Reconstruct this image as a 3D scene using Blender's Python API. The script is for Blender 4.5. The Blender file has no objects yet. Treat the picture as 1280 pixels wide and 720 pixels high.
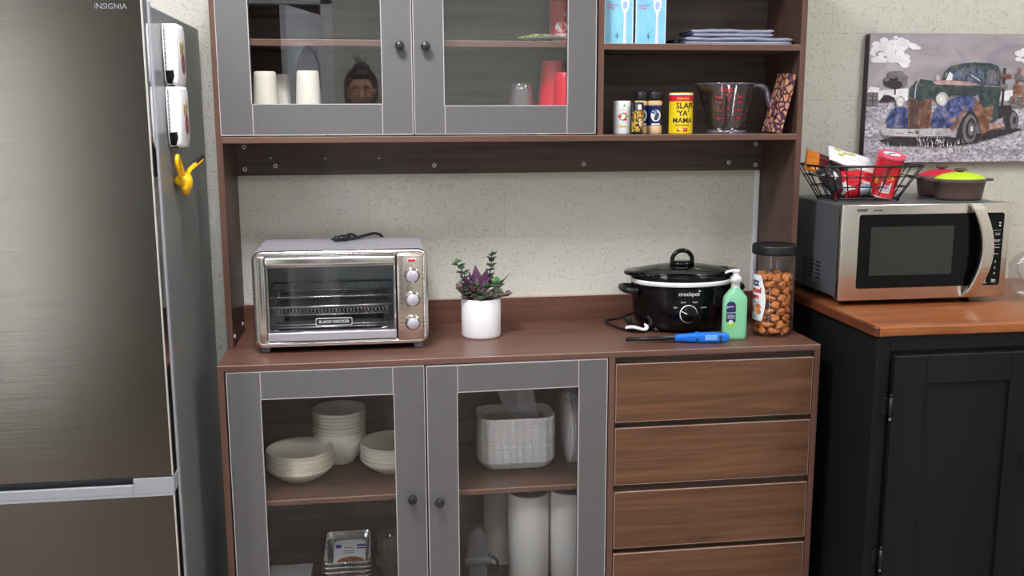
import bpy, bmesh, math, random
from mathutils import Vector, Matrix, Euler
random.seed(7)
SC = bpy.context.scene
COL = SC.collection
PI = math.pi

# ------------------------------------------------------------------ camera, world, exposure
cam_data = bpy.data.cameras.new('camera')
cam = bpy.data.objects.new('camera', cam_data)
COL.objects.link(cam)
SC.camera = cam
cam_data.sensor_width = 36.0
cam_data.lens = 36.0 * 1218.7 / 1280.0
cam_data.clip_start = 0.01
yaw, pitch, roll = -0.1386, -0.1760, -0.0030
_r = Vector((math.cos(yaw), math.sin(yaw), 0))
_f = Vector((-math.sin(yaw) * math.cos(pitch), math.cos(yaw) * math.cos(pitch), math.sin(pitch)))
_u = _r.cross(_f)
_r2 = _r * math.cos(roll) + _u * math.sin(roll)
_u2 = -_r * math.sin(roll) + _u * math.cos(roll)
mw = Matrix((( _r2.x, _u2.x, -_f.x, 0.4063), (_r2.y, _u2.y, -_f.y, -2.8743), (_r2.z, _u2.z, -_f.z, 1.5006), (0, 0, 0, 1)))
cam.matrix_world = mw

world = bpy.data.worlds.new('world')
SC.world = world
world.use_nodes = True
world.node_tree.nodes['Background'].inputs[0].default_value = (0.8, 0.85, 0.9, 1)
world.node_tree.nodes['Background'].inputs[1].default_value = 0.02
vs = SC.view_settings
vs.view_transform = 'Standard'
vs.look = 'None'
vs.gamma = 1.0
vs.use_curve_mapping = False
vs.exposure = 0.15
LAMP = dict(main=78.0, rear=28.0, left=13.0, right=22.0)      # radiance of the ceiling diffusers
SC.cycles.transparent_max_bounces = 32
SC.cycles.max_bounces = 8

# ------------------------------------------------------------------ materials
def lin(c):
    out = []
    for v in c:
        v = v / 255.0
        out.append(v / 12.92 if v <= 0.04045 else ((v + 0.055) / 1.055) ** 2.4)
    return (out[0], out[1], out[2], 1.0)

class NT:
    def __init__(s, name):
        s.m = bpy.data.materials.new(name)
        s.m.use_nodes = True
        s.t = s.m.node_tree
        s.b = s.t.nodes['Principled BSDF']
        s.out = s.t.nodes['Material Output']
    def n(s, kind, **kw):
        nd = s.t.nodes.new(kind)
        for k, v in kw.items():
            if k in nd.inputs.keys() if hasattr(nd.inputs, 'keys') else False:
                nd.inputs[k].default_value = v
            else:
                setattr(nd, k, v)
        return nd
    def l(s, a, b):
        s.t.links.new(a, b)
    def coords(s, scale=(1, 1, 1), rot=(0, 0, 0), kind='Object'):
        tc = s.n('ShaderNodeTexCoord')
        mp = s.n('ShaderNodeMapping')
        mp.inputs['Scale'].default_value = scale
        mp.inputs['Rotation'].default_value = rot
        s.l(tc.outputs[kind], mp.inputs['Vector'])
        return mp.outputs['Vector']
    def noise(s, vec, scale=5, detail=2, rough=0.5, dist=0.0):
        nz = s.n('ShaderNodeTexNoise')
        nz.inputs['Scale'].default_value = scale
        nz.inputs['Detail'].default_value = detail
        nz.inputs['Roughness'].default_value = rough
        nz.inputs['Distortion'].default_value = dist
        if vec is not None:
            s.l(vec, nz.inputs['Vector'])
        return nz.outputs['Fac']
    def ramp(s, fac, stops):
        r = s.n('ShaderNodeValToRGB')
        els = r.color_ramp.elements
        while len(els) < len(stops):
            els.new(0.5)
        for e, (p, c) in zip(els, stops):
            e.position = p
            e.color = c
        s.l(fac, r.inputs['Fac'])
        return r.outputs['Color']
    def mix(s, a, b, fac, blend='MIX'):
        mx = s.n('ShaderNodeMix', data_type='RGBA', blend_type=blend)
        for sock, v in ((mx.inputs[0], fac), (mx.inputs[6], a), (mx.inputs[7], b)):
            if hasattr(v, 'is_linked'):
                s.l(v, sock)
            else:
                sock.default_value = v
        return mx.outputs[2]
    def bump(s, h, strength=0.2, dist=0.01):
        b = s.n('ShaderNodeBump')
        b.inputs['Strength'].default_value = strength
        b.inputs['Distance'].default_value = dist
        s.l(h, b.inputs['Height'])
        s.l(b.outputs['Normal'], s.b.inputs['Normal'])
        return b

def mat(name, rgb, rough=0.5, metal=0.0, spec=0.5, coat=0.0, mottle=0.0, mscale=30, bump=0.0, bscale=200):
    k = NT(name)
    c = lin(rgb)
    k.b.inputs['Base Color'].default_value = c
    k.b.inputs['Roughness'].default_value = rough
    k.b.inputs['Metallic'].default_value = metal
    k.b.inputs['Specular IOR Level'].default_value = spec
    k.b.inputs['Coat Weight'].default_value = coat
    if mottle > 0:
        f = k.noise(k.coords(), mscale, 3)
        d = tuple(max(0, v * (1 - mottle)) for v in c[:3]) + (1,)
        e = tuple(min(1, v * (1 + mottle)) for v in c[:3]) + (1,)
        k.l(k.ramp(f, [(0.3, d), (0.7, e)]), k.b.inputs['Base Color'])
    if bump > 0:
        k.bump(k.noise(k.coords(), bscale, 2), bump, 0.002)
    return k.m

def wood(name, light, dark, axis='x', rough=0.42, fine=1.0, spec=0.35):
    k = NT(name)
    lo = 1.6 * fine
    hi = 26.0 * fine
    sc = {'x': (lo, hi, hi), 'z': (hi, hi, lo), 'y': (hi, lo, hi)}[axis]
    v = k.coords(sc)
    a = k.noise(v, 1.0, 5, 0.6, 1.2)
    v2 = k.coords(tuple(q * (5 if q > 3 else 1.6) for q in sc))
    b = k.noise(v2, 1.0, 3, 0.6, 0.2)
    L, Dk = lin(light), lin(dark)
    c1 = k.ramp(a, [(0.3, Dk), (0.5, tuple((x + y) / 2 for x, y in zip(L, Dk))), (0.7, L)])
    c2 = k.ramp(b, [(0.3, (0.62, 0.60, 0.58, 1)), (0.65, (1, 1, 1, 1))])
    k.l(k.mix(c1, c2, 0.55, 'MULTIPLY'), k.b.inputs['Base Color'])
    k.b.inputs['Roughness'].default_value = rough
    k.b.inputs['Specular IOR Level'].default_value = spec
    k.bump(b, 0.06, 0.001)
    return k.m

def clear(name, tint=(1, 1, 1), alpha=0.94, r0=0.045, rough=0.0, haze=0.0, hazecol=(235, 235, 235)):
    """thin clear wall: transparent, with a Schlick mirror on top and optionally some cloudy scatter"""
    k = NT(name)
    t = k.t
    t.nodes.remove(k.b)
    tr = k.n('ShaderNodeBsdfTransparent')
    tr.inputs[0].default_value = tuple(alpha * c for c in tint) + (1,)
    gl = k.n('ShaderNodeBsdfGlossy')
    gl.inputs['Roughness'].default_value = rough
    lw = k.n('ShaderNodeLayerWeight')
    lw.inputs['Blend'].default_value = 0.5
    pw = k.n('ShaderNodeMath', operation='POWER')
    pw.inputs[1].default_value = 5.0
    k.l(lw.outputs['Facing'], pw.inputs[0])
    ma = k.n('ShaderNodeMath', operation='MULTIPLY_ADD')
    k.l(pw.outputs[0], ma.inputs[0])
    ma.inputs[1].default_value = 0.75 * (1 - r0)
    ma.inputs[2].default_value = r0
    base = tr.outputs[0]
    if haze > 0:
        df = k.n('ShaderNodeBsdfDiffuse')
        df.inputs[0].default_value = lin(hazecol)
        mh = k.n('ShaderNodeMixShader')
        mh.inputs[0].default_value = haze
        k.l(base, mh.inputs[1])
        k.l(df.outputs[0], mh.inputs[2])
        base = mh.outputs[0]
    mx = k.n('ShaderNodeMixShader')
    k.l(ma.outputs[0], mx.inputs[0])
    k.l(base, mx.inputs[1])
    k.l(gl.outputs[0], mx.inputs[2])
    k.l(mx.outputs[0], k.out.inputs['Surface'])
    return k.m

def steel(name, rgb, rough=0.3, aniso=0.0, rot=0.0, brush=(3, 3, 500), bstr=0.04, rvar=0.06, bdist=.0006, cvar=.02):
    k = NT(name)
    k.b.inputs['Metallic'].default_value = 1.0
    k.b.inputs['Anisotropic'].default_value = aniso
    k.b.inputs['Anisotropic Rotation'].default_value = rot
    v = k.coords(brush)
    f = k.noise(v, 1.0, 3)
    c = lin(rgb)
    k.l(k.ramp(f, [(0.3, tuple(x * (1 - cvar) for x in c[:3]) + (1,)), (0.7, tuple(min(1, x * (1 + cvar)) for x in c[:3]) + (1,))]), k.b.inputs['Base Color'])
    mr = k.n('ShaderNodeMapRange')
    mr.inputs['To Min'].default_value = max(0.02, rough - rvar)
    mr.inputs['To Max'].default_value = rough + rvar
    k.l(f, mr.inputs['Value'])
    k.l(mr.outputs[0], k.b.inputs['Roughness'])
    if bstr:
        k.bump(f, bstr, bdist)
    return k.m

def emit(name, rgb, s):
    k = NT(name)
    k.b.inputs['Base Color'].default_value = lin(rgb)
    k.b.inputs['Emission Color'].default_value = lin(rgb)
    k.b.inputs['Emission Strength'].default_value = s
    return k.m

def block_wall(name, rgb):
    k = NT(name)
    v = k.coords()
    sx = k.n('ShaderNodeSeparateXYZ')
    k.l(v, sx.inputs[0])
    cb = k.n('ShaderNodeCombineXYZ')
    addz = k.n('ShaderNodeMath', operation='ADD')
    addz.inputs[1].default_value = -0.1290
    k.l(sx.outputs['Z'], addz.inputs[0])
    sumxy = k.n('ShaderNodeMath', operation='ADD')
    k.l(sx.outputs['X'], sumxy.inputs[0])
    k.l(sx.outputs['Y'], sumxy.inputs[1])
    k.l(sumxy.outputs[0], cb.inputs['X'])
    k.l(addz.outputs[0], cb.inputs['Y'])
    br = k.n('ShaderNodeTexBrick')
    br.inputs['Scale'].default_value = 1.0
    br.inputs['Mortar Size'].default_value = 0.0028
    br.inputs['Mortar Smooth'].default_value = 0.6
    br.inputs['Brick Width'].default_value = 0.403
    br.inputs['Row Height'].default_value = 0.2015
    br.inputs['Color1'].default_value = (1, 1, 1, 1)
    br.inputs['Color2'].default_value = (1, 1, 1, 1)
    br.inputs['Mortar'].default_value = (0.62, 0.62, 0.62, 1)
    k.l(cb.outputs[0], br.inputs['Vector'])
    c = lin(rgb)
    grain = k.noise(v, 220, 3, 0.6)
    pits = k.noise(k.coords((1, 1, 1.2)), 120, 1, 0.5)
    pitmask = k.ramp(pits, [(0.32, (0, 0, 0, 1)), (0.42, (1, 1, 1, 1))])
    big = k.noise(v, 3, 2)
    cc = k.ramp(big, [(0.3, tuple(x * 0.95 for x in c[:3]) + (1,)), (0.7, c)])
    cc = k.mix(cc, (0.30, 0.30, 0.27, 1), k.ramp(pits, [(0.27, (0.30, 0.30, 0.30, 1)), (0.33, (0, 0, 0, 1))]))
    cc = k.mix(cc, tuple(x * 0.80 for x in c[:3]) + (1,), k.ramp(br.outputs['Color'], [(0.6, (0.22, 0.22, 0.22, 1)), (0.98, (0, 0, 0, 1))]))
    k.l(cc, k.b.inputs['Base Color'])
    k.b.inputs['Roughness'].default_value = 0.6
    k.b.inputs['Specular IOR Level'].default_value = 0.3
    h1 = k.n('ShaderNodeMath', operation='MULTIPLY')
    h1.inputs[1].default_value = 0.35
    k.l(grain, h1.inputs[0])
    h2 = k.n('ShaderNodeMath', operation='ADD')
    k.l(h1.outputs[0], h2.inputs[0])
    k.l(pitmask, h2.inputs[1])
    h3 = k.n('ShaderNodeMath', operation='ADD')
    k.l(h2.outputs[0], h3.inputs[0])
    k.l(br.outputs['Color'], h3.inputs[1])
    k.bump(h3.outputs[0], 0.6, 0.003)
    return k.m

M = {}
M['wall'] = block_wall('painted_block', (212, 210, 198))
M['plaster'] = mat('painted_plaster', (196, 200, 192), 0.7)
M['ceil'] = mat('ceiling_tile', (225, 225, 220), 0.8)
M['floor'] = mat('floor_vinyl', (158, 146, 134), 0.4, mottle=0.15, mscale=12)
M['white_paint'] = mat('white_paint', (232, 234, 236), 0.4)
M['door_white'] = mat('door_white', (226, 234, 244), 0.4)
M['dark_void'] = mat('corridor_dark', (40, 42, 46), 0.8)
M['walnut'] = wood('walnut_front', (126, 88, 64), (90, 61, 45), 'x', 0.42)
M['walnut_top'] = wood('walnut_top', (124, 86, 72), (94, 63, 52), 'x', 0.32)
M['walnut_v'] = wood('walnut_side', (100, 75, 65), (72, 52, 45), 'z', 0.45)
M['walnut_in'] = wood('walnut_inner', (104, 89, 82), (76, 64, 59), 'x', 0.5)
M['walnut_shelf'] = wood('walnut_shelf', (104, 78, 66), (80, 58, 48), 'x', 0.45)
M['edge'] = wood('walnut_edge', (120, 88, 76), (96, 69, 59), 'x', 0.45, 0.6)
M['edge_v'] = wood('walnut_edge_upright', (116, 85, 73), (92, 66, 56), 'z', 0.45, 0.6)
M['line'] = mat('pale_edge_highlight', (178, 152, 140), 0.4)  # pale colour stands in for the highlight along the wood edges
M['grey_door'] = mat('grey_lacquer', (100, 98, 99), 0.5, mottle=0.03, mscale=60, bump=0.05, bscale=700)
M['seam_highlight'] = mat('pale_seam_highlight', (190, 186, 186), 0.4)  # pale joints; on the door outlines, bevel highlights put into the colour
M['base_back'] = wood('cabinet_back', (112, 111, 107), (80, 78, 75), 'x', 0.55)
M['knob_black'] = mat('knob_black', (38, 38, 42), 0.35)
M['glass'] = clear('cabinet_glass', (1.0, 1.0, 1.0), 0.985, 0.032)
M['glass_upper'] = clear('cabinet_glass_upper', (1.0, 1.0, 1.0), 0.98, 0.075)
M['screw_white'] = mat('screw_white', (225, 225, 222), 0.35)
M['screw_hole'] = mat('screw_hole', (60, 60, 62), 0.5)
M['black_gloss'] = mat('black_gloss', (8, 8, 10), 0.10, spec=0.4)
M['black_matte'] = mat('black_matte', (18, 18, 20), 0.5)
M['black_soft'] = mat('black_plastic', (26, 26, 28), 0.38)
M['chrome'] = steel('chrome', (236, 233, 231), 0.19, brush=(4, 4, 60), bstr=0.0, rvar=0.03)
M['steel'] = steel('brushed_steel', (222, 216, 210), 0.27, brush=(2, 2, 900), bstr=0.0, rvar=.0)
M['steel_warm'] = steel('brushed_steel_panel', (226, 212, 202), 0.22, brush=(2, 2, 900), bstr=0.0, rvar=.0)
M['fridge'] = steel('fridge_steel', (104, 100, 92), 0.21, brush=(1.5, 1.5, 1100), bstr=1.0, rvar=.02, bdist=.00012, cvar=.02)
M['fridge_grey'] = mat('fridge_side_grey', (118, 121, 120), 0.3, mottle=0.02, mscale=4)
M['fridge_trim'] = mat('fridge_trim_grey', (158, 161, 168), 0.3)
M['fridge_edge'] = mat('fridge_dark_edge', (16, 16, 18), 0.04, spec=0.9, coat=1.0)
M['fridge_line'] = mat('fridge_bright_edge', (226, 222, 214), 0.25, metal=0.6)
M['white_plastic'] = mat('white_plastic', (236, 236, 238), 0.3)
M['white_leather'] = mat('white_leather', (240, 240, 243), 0.32)
M['yellow'] = mat('yellow_plastic', (244, 186, 20), 0.3)
M['red'] = mat('red_plastic', (232, 22, 58), 0.3)
M['red_can'] = mat('red_can', (206, 34, 44), 0.3)
M['gold_print'] = mat('gold_print', (232, 190, 60), 0.4)
M['ceramic_white'] = mat('ceramic_white', (240, 238, 240), 0.4)
M['cream'] = mat('cream_ceramic', (240, 235, 218), 0.22, coat=0.2)
M['cup_cream'] = mat('cream_paper', (234, 229, 213), 0.5)
M['foam'] = mat('white_foam', (246, 247, 248), 0.45)
M['paper_towel'] = mat('paper_towel', (240, 239, 236), 0.9, bump=0.25, bscale=160)
M['paper_roll_end'] = mat('paper_roll_end', (150, 146, 140), 0.9)
M['foil'] = mat('foil', (214, 214, 214), 0.22, metal=1.0, bump=0.5, bscale=90)
M['label_white'] = mat('label_white', (240, 241, 244), 0.5)
M['label_blue'] = mat('label_blue', (34, 74, 160), 0.5)
M['toast'] = mat('food_print', (150, 92, 50), 0.6, mottle=0.5, mscale=120)
M['towel_blue'] = mat('folded_grey_blue_cloth', (158, 160, 180), 0.9, mottle=0.08, mscale=90, bump=0.3, bscale=500)
M['towel_navy'] = mat('folded_navy_cloth', (42, 44, 62), 0.9, bump=0.3, bscale=500)
M['oven_grey'] = mat('oven_grey', (176, 172, 180), 0.36, metal=0.2)
M['dial_face'] = mat('dial_face', (196, 194, 206), 0.3, metal=0.3)
M['oven_dark'] = mat('oven_dark', (40, 40, 42), 0.5)
M['oven_inner'] = mat('oven_inner', (178, 184, 186), 0.35, metal=0.25)
M['tray_dark'] = mat('oven_tray', (70, 70, 72), 0.35, metal=0.6)
M['ind_red'] = mat('indicator_red', (190, 24, 24), 0.3)
M['print_white'] = mat('print_white', (232, 232, 232), 0.5)
M['print_black'] = mat('print_black', (22, 22, 22), 0.5)
M['print_grey'] = mat('print_grey', (110, 112, 118), 0.5)
M['butcher'] = wood('butcher_block', (176, 108, 62), (126, 70, 38), 'x', 0.33, 0.8)
M['butcher_end'] = wood('butcher_block_end', (120, 66, 42), (84, 42, 26), 'y', 0.4, 0.8)
def painted_black(name):
    k = NT(name)
    v = k.coords()
    a = k.noise(k.coords((1, 1, 0.25)), 5, 4, 0.6)
    s = k.noise(k.coords((60, 60, 6)), 1.0, 4, 0.7)
    c = k.ramp(a, [(0.3, lin((13, 14, 17))), (0.75, lin((24, 25, 29)))])
    k.l(k.mix(c, lin((60, 59, 57)), k.ramp(s, [(0.74, (0, 0, 0, 1)), (0.80, (0.6, 0.6, 0.6, 1))])), k.b.inputs['Base Color'])
    k.b.inputs['Roughness'].default_value = 0.55
    k.b.inputs['Specular IOR Level'].default_value = 0.25
    k.bump(k.noise(k.coords((120, 120, 12)), 1.0, 2), 0.08, 0.001)
    return k.m
M['black_paint'] = painted_black('worn_black_paint')
M['brown_pot'] = mat('brown_silicone', (92, 74, 68), 0.5)
M['lime'] = mat('lime_lid', (196, 232, 40), 0.4)
M['lid_red'] = mat('red_lid', (214, 34, 60), 0.4)
M['wire_black'] = mat('black_wire', (14, 14, 16), 0.35)
M['mw_glass'] = mat('microwave_black_glass', (7, 7, 9), 0.08, spec=0.25)
M['mw_screen'] = mat('microwave_screen', (44, 47, 46), 0.14, spec=0.5)
M['mw_side'] = mat('microwave_side_grey', (104, 107, 112), 0.35, metal=0.3, bump=0.03, bscale=600)
M['clear_plastic'] = clear('clear_plastic', (0.97, 0.97, 1.0), 0.95, 0.06, 0.03)
M['pitcher_clear'] = clear('pitcher_clear', (0.97, 0.965, 0.985), 0.97, 0.06, 0.02)
M['handle_clear'] = clear('pitcher_handle', (0.86, 0.85, 0.95), 0.90, 0.20, 0.06, 0.16, (205, 200, 235))
M['cup_clear'] = clear('cup_clear', (0.96, 0.96, 0.97), 0.93, 0.17, 0.05, 0.09, (225, 225, 230))
M['film'] = clear('plastic_film', (0.98, 0.98, 0.98), 0.95, 0.07, 0.12, 0.05, (230, 230, 235))
M['film_dull'] = clear('plastic_film_dull', (0.95, 0.95, 0.97), 0.90, 0.06, 0.2, 0.34, (170, 170, 178))
M['gel_green'] = clear('green_gel', (0.72, 0.96, 0.80), 0.95, 0.05, 0.03, 0.62, (170, 248, 200))
M['lid_glass'] = clear('lid_glass', (0.7, 0.7, 0.7), 0.75, 0.11, 0.03)
M['blue_lighter'] = mat('blue_plastic', (24, 116, 226), 0.3)
M['blue_pale'] = mat('pale_blue_window', (120, 180, 240), 0.3)
M['navy_label'] = mat('navy_label', (28, 40, 96), 0.4)
M['lime_label'] = mat('lime_label', (150, 214, 70), 0.4)
M['pretzel'] = mat('pretzel', (204, 126, 64), 0.5, mottle=0.45, mscale=95, bump=0.4, bscale=260)
M['orange'] = mat('orange_print', (240, 140, 30), 0.35)
M['soil'] = mat('soil', (40, 32, 28), 0.9)
M['leaf_purple'] = mat('leaf_purple', (96, 58, 92), 0.42, mottle=0.25, mscale=40)
M['leaf_mid'] = mat('leaf_purple_green', (128, 104, 112), 0.45, mottle=0.3, mscale=50)
M['leaf_green'] = mat('leaf_green', (92, 128, 84), 0.45, mottle=0.2, mscale=60)
M['leaf_pale'] = mat('leaf_pale_green', (132, 172, 120), 0.45, mottle=0.15, mscale=60)
M['leaf_dark'] = mat('leaf_dark_green', (52, 74, 56), 0.45, mottle=0.25, mscale=60)
M['leaf_dusk'] = mat('leaf_dusky', (118, 100, 100), 0.5, mottle=0.3, mscale=60)
M['box_blue'] = mat('box_light_blue', (140, 212, 240), 0.45, mottle=0.10, mscale=26)
M['spoon_tint'] = mat('spoon_tint', (168, 200, 238), 0.45)
M['box_pale'] = mat('box_pale_print', (172, 228, 246), 0.45)
M['box_navy'] = mat('box_dark_side', (24, 56, 90), 0.5)
M['pink_print'] = mat('pink_print', (206, 110, 180), 0.5)
M['label_yellow'] = mat('label_yellow', (244, 212, 20), 0.4)
M['spice'] = mat('spice_powder', (226, 190, 146), 0.6, mottle=0.12, mscale=300)
M['green_print'] = mat('green_print', (112, 176, 70), 0.5)
M['tan_print'] = mat('tan_print', (176, 150, 92), 0.5)
def pattern_book():
    k = NT('patterned_cover')
    vo = k.n('ShaderNodeTexVoronoi')
    vo.feature = 'DISTANCE_TO_EDGE'
    vo.inputs['Scale'].default_value = 58
    v = k.coords((1, 1, 0.8))
    k.l(v, vo.inputs['Vector'])
    nz = k.noise(v, 60, 3)
    c = k.ramp(nz, [(0.35, lin((196, 128, 74))), (0.55, lin((206, 158, 126))), (0.72, lin((150, 84, 100)))])
    k.l(k.mix(lin((62, 30, 62)), c, k.ramp(vo.outputs['Distance'], [(0.08, (0, 0, 0, 1)), (0.16, (1, 1, 1, 1))])), k.b.inputs['Base Color'])
    k.b.inputs['Roughness'].default_value = 0.4
    return k.m
M['pattern'] = pattern_book()
def dotted_label():
    k = NT('seasoning_label')
    nz = k.noise(k.coords((1, 1, 0.9)), 85, 2)
    k.l(k.ramp(nz, [(0.40, lin((14, 14, 16))), (0.47, lin((190, 200, 60))), (0.53, lin((226, 130, 50))), (0.60, lin((20, 20, 22)))]), k.b.inputs['Base Color'])
    return k.m
M['season'] = dotted_label()
def chips_bag():
    k = NT('green_snack_print')
    nz = k.noise(k.coords(), 60, 2)
    k.l(k.ramp(nz, [(0.38, lin((70, 92, 30))), (0.48, lin((176, 208, 50))), (0.56, lin((228, 232, 190))), (0.64, lin((190, 90, 70)))]), k.b.inputs['Base Color'])
    k.b.inputs['Roughness'].default_value = 0.3
    return k.m
M['green_snack'] = chips_bag()
M['bag_red'] = mat('bag_red', (206, 26, 44), 0.25)
M['bag_dark'] = mat('bag_dark', (40, 34, 42), 0.3, mottle=0.4, mscale=40)
M['bag_maroon'] = mat('bag_maroon', (120, 26, 44), 0.3)
M['bag_white'] = mat('bag_white', (236, 236, 236), 0.3, mottle=0.05, mscale=40)
M['olive_print'] = mat('olive_print', (190, 188, 70), 0.35)
M['pink_lid'] = mat('pink_lid', (232, 84, 112), 0.3)
M['silver_print'] = mat('silver_print', (178, 190, 206), 0.3, metal=0.3)
M['skin'] = mat('skin', (196, 148, 120), 0.5)
M['lip'] = mat('lips', (160, 88, 82), 0.5)
M['hair'] = mat('hair_dark', (28, 22, 22), 0.5)
M['shirt'] = mat('dark_shirt', (46, 46, 54), 0.85)
M['trouser'] = mat('dark_trousers', (38, 40, 50), 0.85)
M['phone'] = mat('phone_dark', (30, 30, 34), 0.15)
M['eye'] = mat('eye_white', (230, 228, 224), 0.2)
M['grey_tool'] = mat('grey_plastic_tool', (86, 86, 90), 0.45)
M['tag_white'] = mat('paper_tag', (240, 240, 242), 0.5)
M['mesh_grey'] = mat('mesh_steel', (190, 190, 192), 0.25, metal=0.9)

# ------------------------------------------------------------------ geometry helpers
class B:
    """collects shapes into one mesh; every vertex is given in room coordinates"""
    def __init__(s, *mats):
        s.bm = bmesh.new()
        s.mats = [M[m] if isinstance(m, str) else m for m in mats]
    def box(s, x0, x1, y0, y1, z0, z1, mi=0, bev=0.0, bmi=None, seg=1, mtx=None, rot=None):
        n0 = set(s.bm.faces)
        r = bmesh.ops.create_cube(s.bm, size=1.0)
        vs_ = r['verts']
        c = Vector(((x0 + x1) / 2, (y0 + y1) / 2, (z0 + z1) / 2))
        d = (abs(x1 - x0), abs(y1 - y0), abs(z1 - z0))
        for v in vs_:
            q = Vector((v.co.x * d[0], v.co.y * d[1], v.co.z * d[2]))
            if rot is not None:
                q = rot @ q
            v.co = q + c
            if mtx is not None:
                v.co = mtx @ v.co
        fs = list({f for v in vs_ for f in v.link_faces})
        for f in fs:
            f.material_index = mi
        if bev > 0:
            es = list({e for v in vs_ for e in v.link_edges})
            bmesh.ops.bevel(s.bm, geom=es, offset=bev, offset_type='OFFSET', segments=seg, profile=0.5, affect='EDGES',
                            material=(mi if bmi is None else bmi), clamp_overlap=True)
            if seg > 1:
                for f in set(s.bm.faces) - n0:
                    f.smooth = True
        return s
    def lathe(s, prof, c=(0, 0, 0), n=32, mi=0, sx=1.0, sy=1.0, smooth=True, mtx=None, a0=0.0, a1=2 * PI):
        """prof: list of (r, z) or (r, z, mi) from bottom to top, mi colours the strip that starts there"""
        full = abs(a1 - a0 - 2 * PI) < 1e-6
        cnt = n if full else n + 1
        rings = []
        for p in prof:
            ring = []
            for i in range(cnt):
                a = a0 + (a1 - a0) * i / n
                v = Vector((c[0] + sx * p[0] * math.cos(a), c[1] + sy * p[0] * math.sin(a), c[2] + p[1]))
                if mtx is not None:
                    v = mtx @ v
                ring.append(s.bm.verts.new(v))
            rings.append(ring)
        for k in range(len(prof) - 1):
            m_ = prof[k][2] if len(prof[k]) > 2 else mi
            for i in range(n):
                j = (i + 1) % cnt
                try:
                    f = s.bm.faces.new((rings[k][i], rings[k][j], rings[k + 1][j], rings[k + 1][i]))
                    f.material_index = m_
                    f.smooth = smooth
                except ValueError:
                    pass
        return s
    def cyl(s, p, q, r, n=16, mi=0, r2=None, smooth=True):
        p, q = Vector(p), Vector(q)
        d = q - p
        m_ = Matrix.Translation(p) @ d.to_track_quat('Z', 'Y').to_matrix().to_4x4()
        r2 = r if r2 is None else r2
        L = d.length
        s.lathe([(0, 0), (r, 0)], n=n, mi=mi, smooth=False, mtx=m_)
        s.lathe([(r, 0), (r2, L)], n=n, mi=mi, smooth=smooth, mtx=m_)
        s.lathe([(r2, L), (0, L)], n=n, mi=mi, smooth=False, mtx=m_)
        return s
    def tube(s, pts, r, n=8, mi=0, closed=False, smooth=True, flat=1.0):
        pts = [Vector(p) for p in pts]
        N = len(pts)
        rad = r if isinstance(r, (list, tuple)) else [r] * N
        rings = []
        up = None
        for i in range(N):
            if closed:
                t = pts[(i + 1) % N] - pts[i - 1]
            else:
                t = pts[min(i + 1, N - 1)] - pts[max(i - 1, 0)]
            if t.length < 1e-9:
                t = Vector((0, 0, 1))
            t.normalize()
            if up is None:
                up = Vector((0, 0, 1)) if abs(t.z) < 0.9 else Vector((0, 1, 0))
            a = up - t * up.dot(t)
            if a.length < 1e-6:
                a = Vector((1, 0, 0)) - t * t.x
            a.normalize()
            b = t.cross(a)
            up = a
            rings.append([s.bm.verts.new(pts[i] + (a * math.cos(2 * PI * k / n) * flat + b * math.sin(2 * PI * k / n)) * rad[i]) for k in range(n)])
        for i in range(N if closed else N - 1):
            A, Bq = rings[i], rings[(i + 1) % N]
            for k in range(n):
                f = s.bm.faces.new((A[k], A[(k + 1) % n], Bq[(k + 1) % n], Bq[k]))
                f.material_index = mi
                f.smooth = smooth
        if not closed:
            for ring, rev in ((rings[0], True), (rings[-1], False)):
                f = s.bm.faces.new(ring[::-1] if rev else ring)
                f.material_index = mi
        return s
    def prism(s, pts, vec, mi=0, bev=0.0, seg=2, smooth=False, side_mi=None):
        """polygon of 3-D points pushed along vec"""
        n0 = set(s.bm.faces)
        vec = Vector(vec)
        a = [s.bm.verts.new(Vector(p)) for p in pts]
        b = [s.bm.verts.new(Vector(p) + vec) for p in pts]
        n = len(pts)
        fa = s.bm.faces.new(a[::-1])
        fb = s.bm.faces.new(b)
        fa.material_index = fb.material_index = mi
        for i in range(n):
            f = s.bm.faces.new((a[i], a[(i + 1) % n], b[(i + 1) % n], b[i]))
            f.material_index = mi if side_mi is None else side_mi
            f.smooth = smooth
        if bev > 0:
            es = list({e for f in (fa, fb) for e in f.edges})
            bmesh.ops.bevel(s.bm, geom=es, offset=bev, segments=seg, profile=0.5, affect='EDGES', clamp_overlap=True, material=-1)
            for f in set(s.bm.faces) - n0:
                f.smooth = True
        return s
    def poly(s, pts, mi=0, smooth=False):
        f = s.bm.faces.new([s.bm.verts.new(Vector(p)) for p in pts])
        f.material_index = mi
        f.smooth = smooth
        return s
    def blob(s, c, r, mi=0, u=20, v=12, rot=None, fn=None):
        res = bmesh.ops.create_uvsphere(s.bm, u_segments=u, v_segments=v, radius=1.0)
        for q in res['verts']:
            p = q.co.copy()
            if fn:
                p = fn(p)
            p = Vector((p.x * r[0], p.y * r[1], p.z * r[2]))
            if rot is not None:
                p = rot @ p
            q.co = p + Vector(c)
        for f in {f for q in res['verts'] for f in q.link_faces}:
            f.material_index = mi
            f.smooth = True
        return s
    def grid(s, fn, nu, nv, mi=0, smooth=True, mifn=None):
        vv = [[s.bm.verts.new(Vector(fn(i / nu, j / nv))) for j in range(nv + 1)] for i in range(nu + 1)]
        for i in range(nu):
            for j in range(nv):
                f = s.bm.faces.new((vv[i][j], vv[i + 1][j], vv[i + 1][j + 1], vv[i][j + 1]))
                f.material_index = mifn((i + .5) / nu, (j + .5) / nv) if mifn else mi
                f.smooth = smooth
        return s
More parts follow.
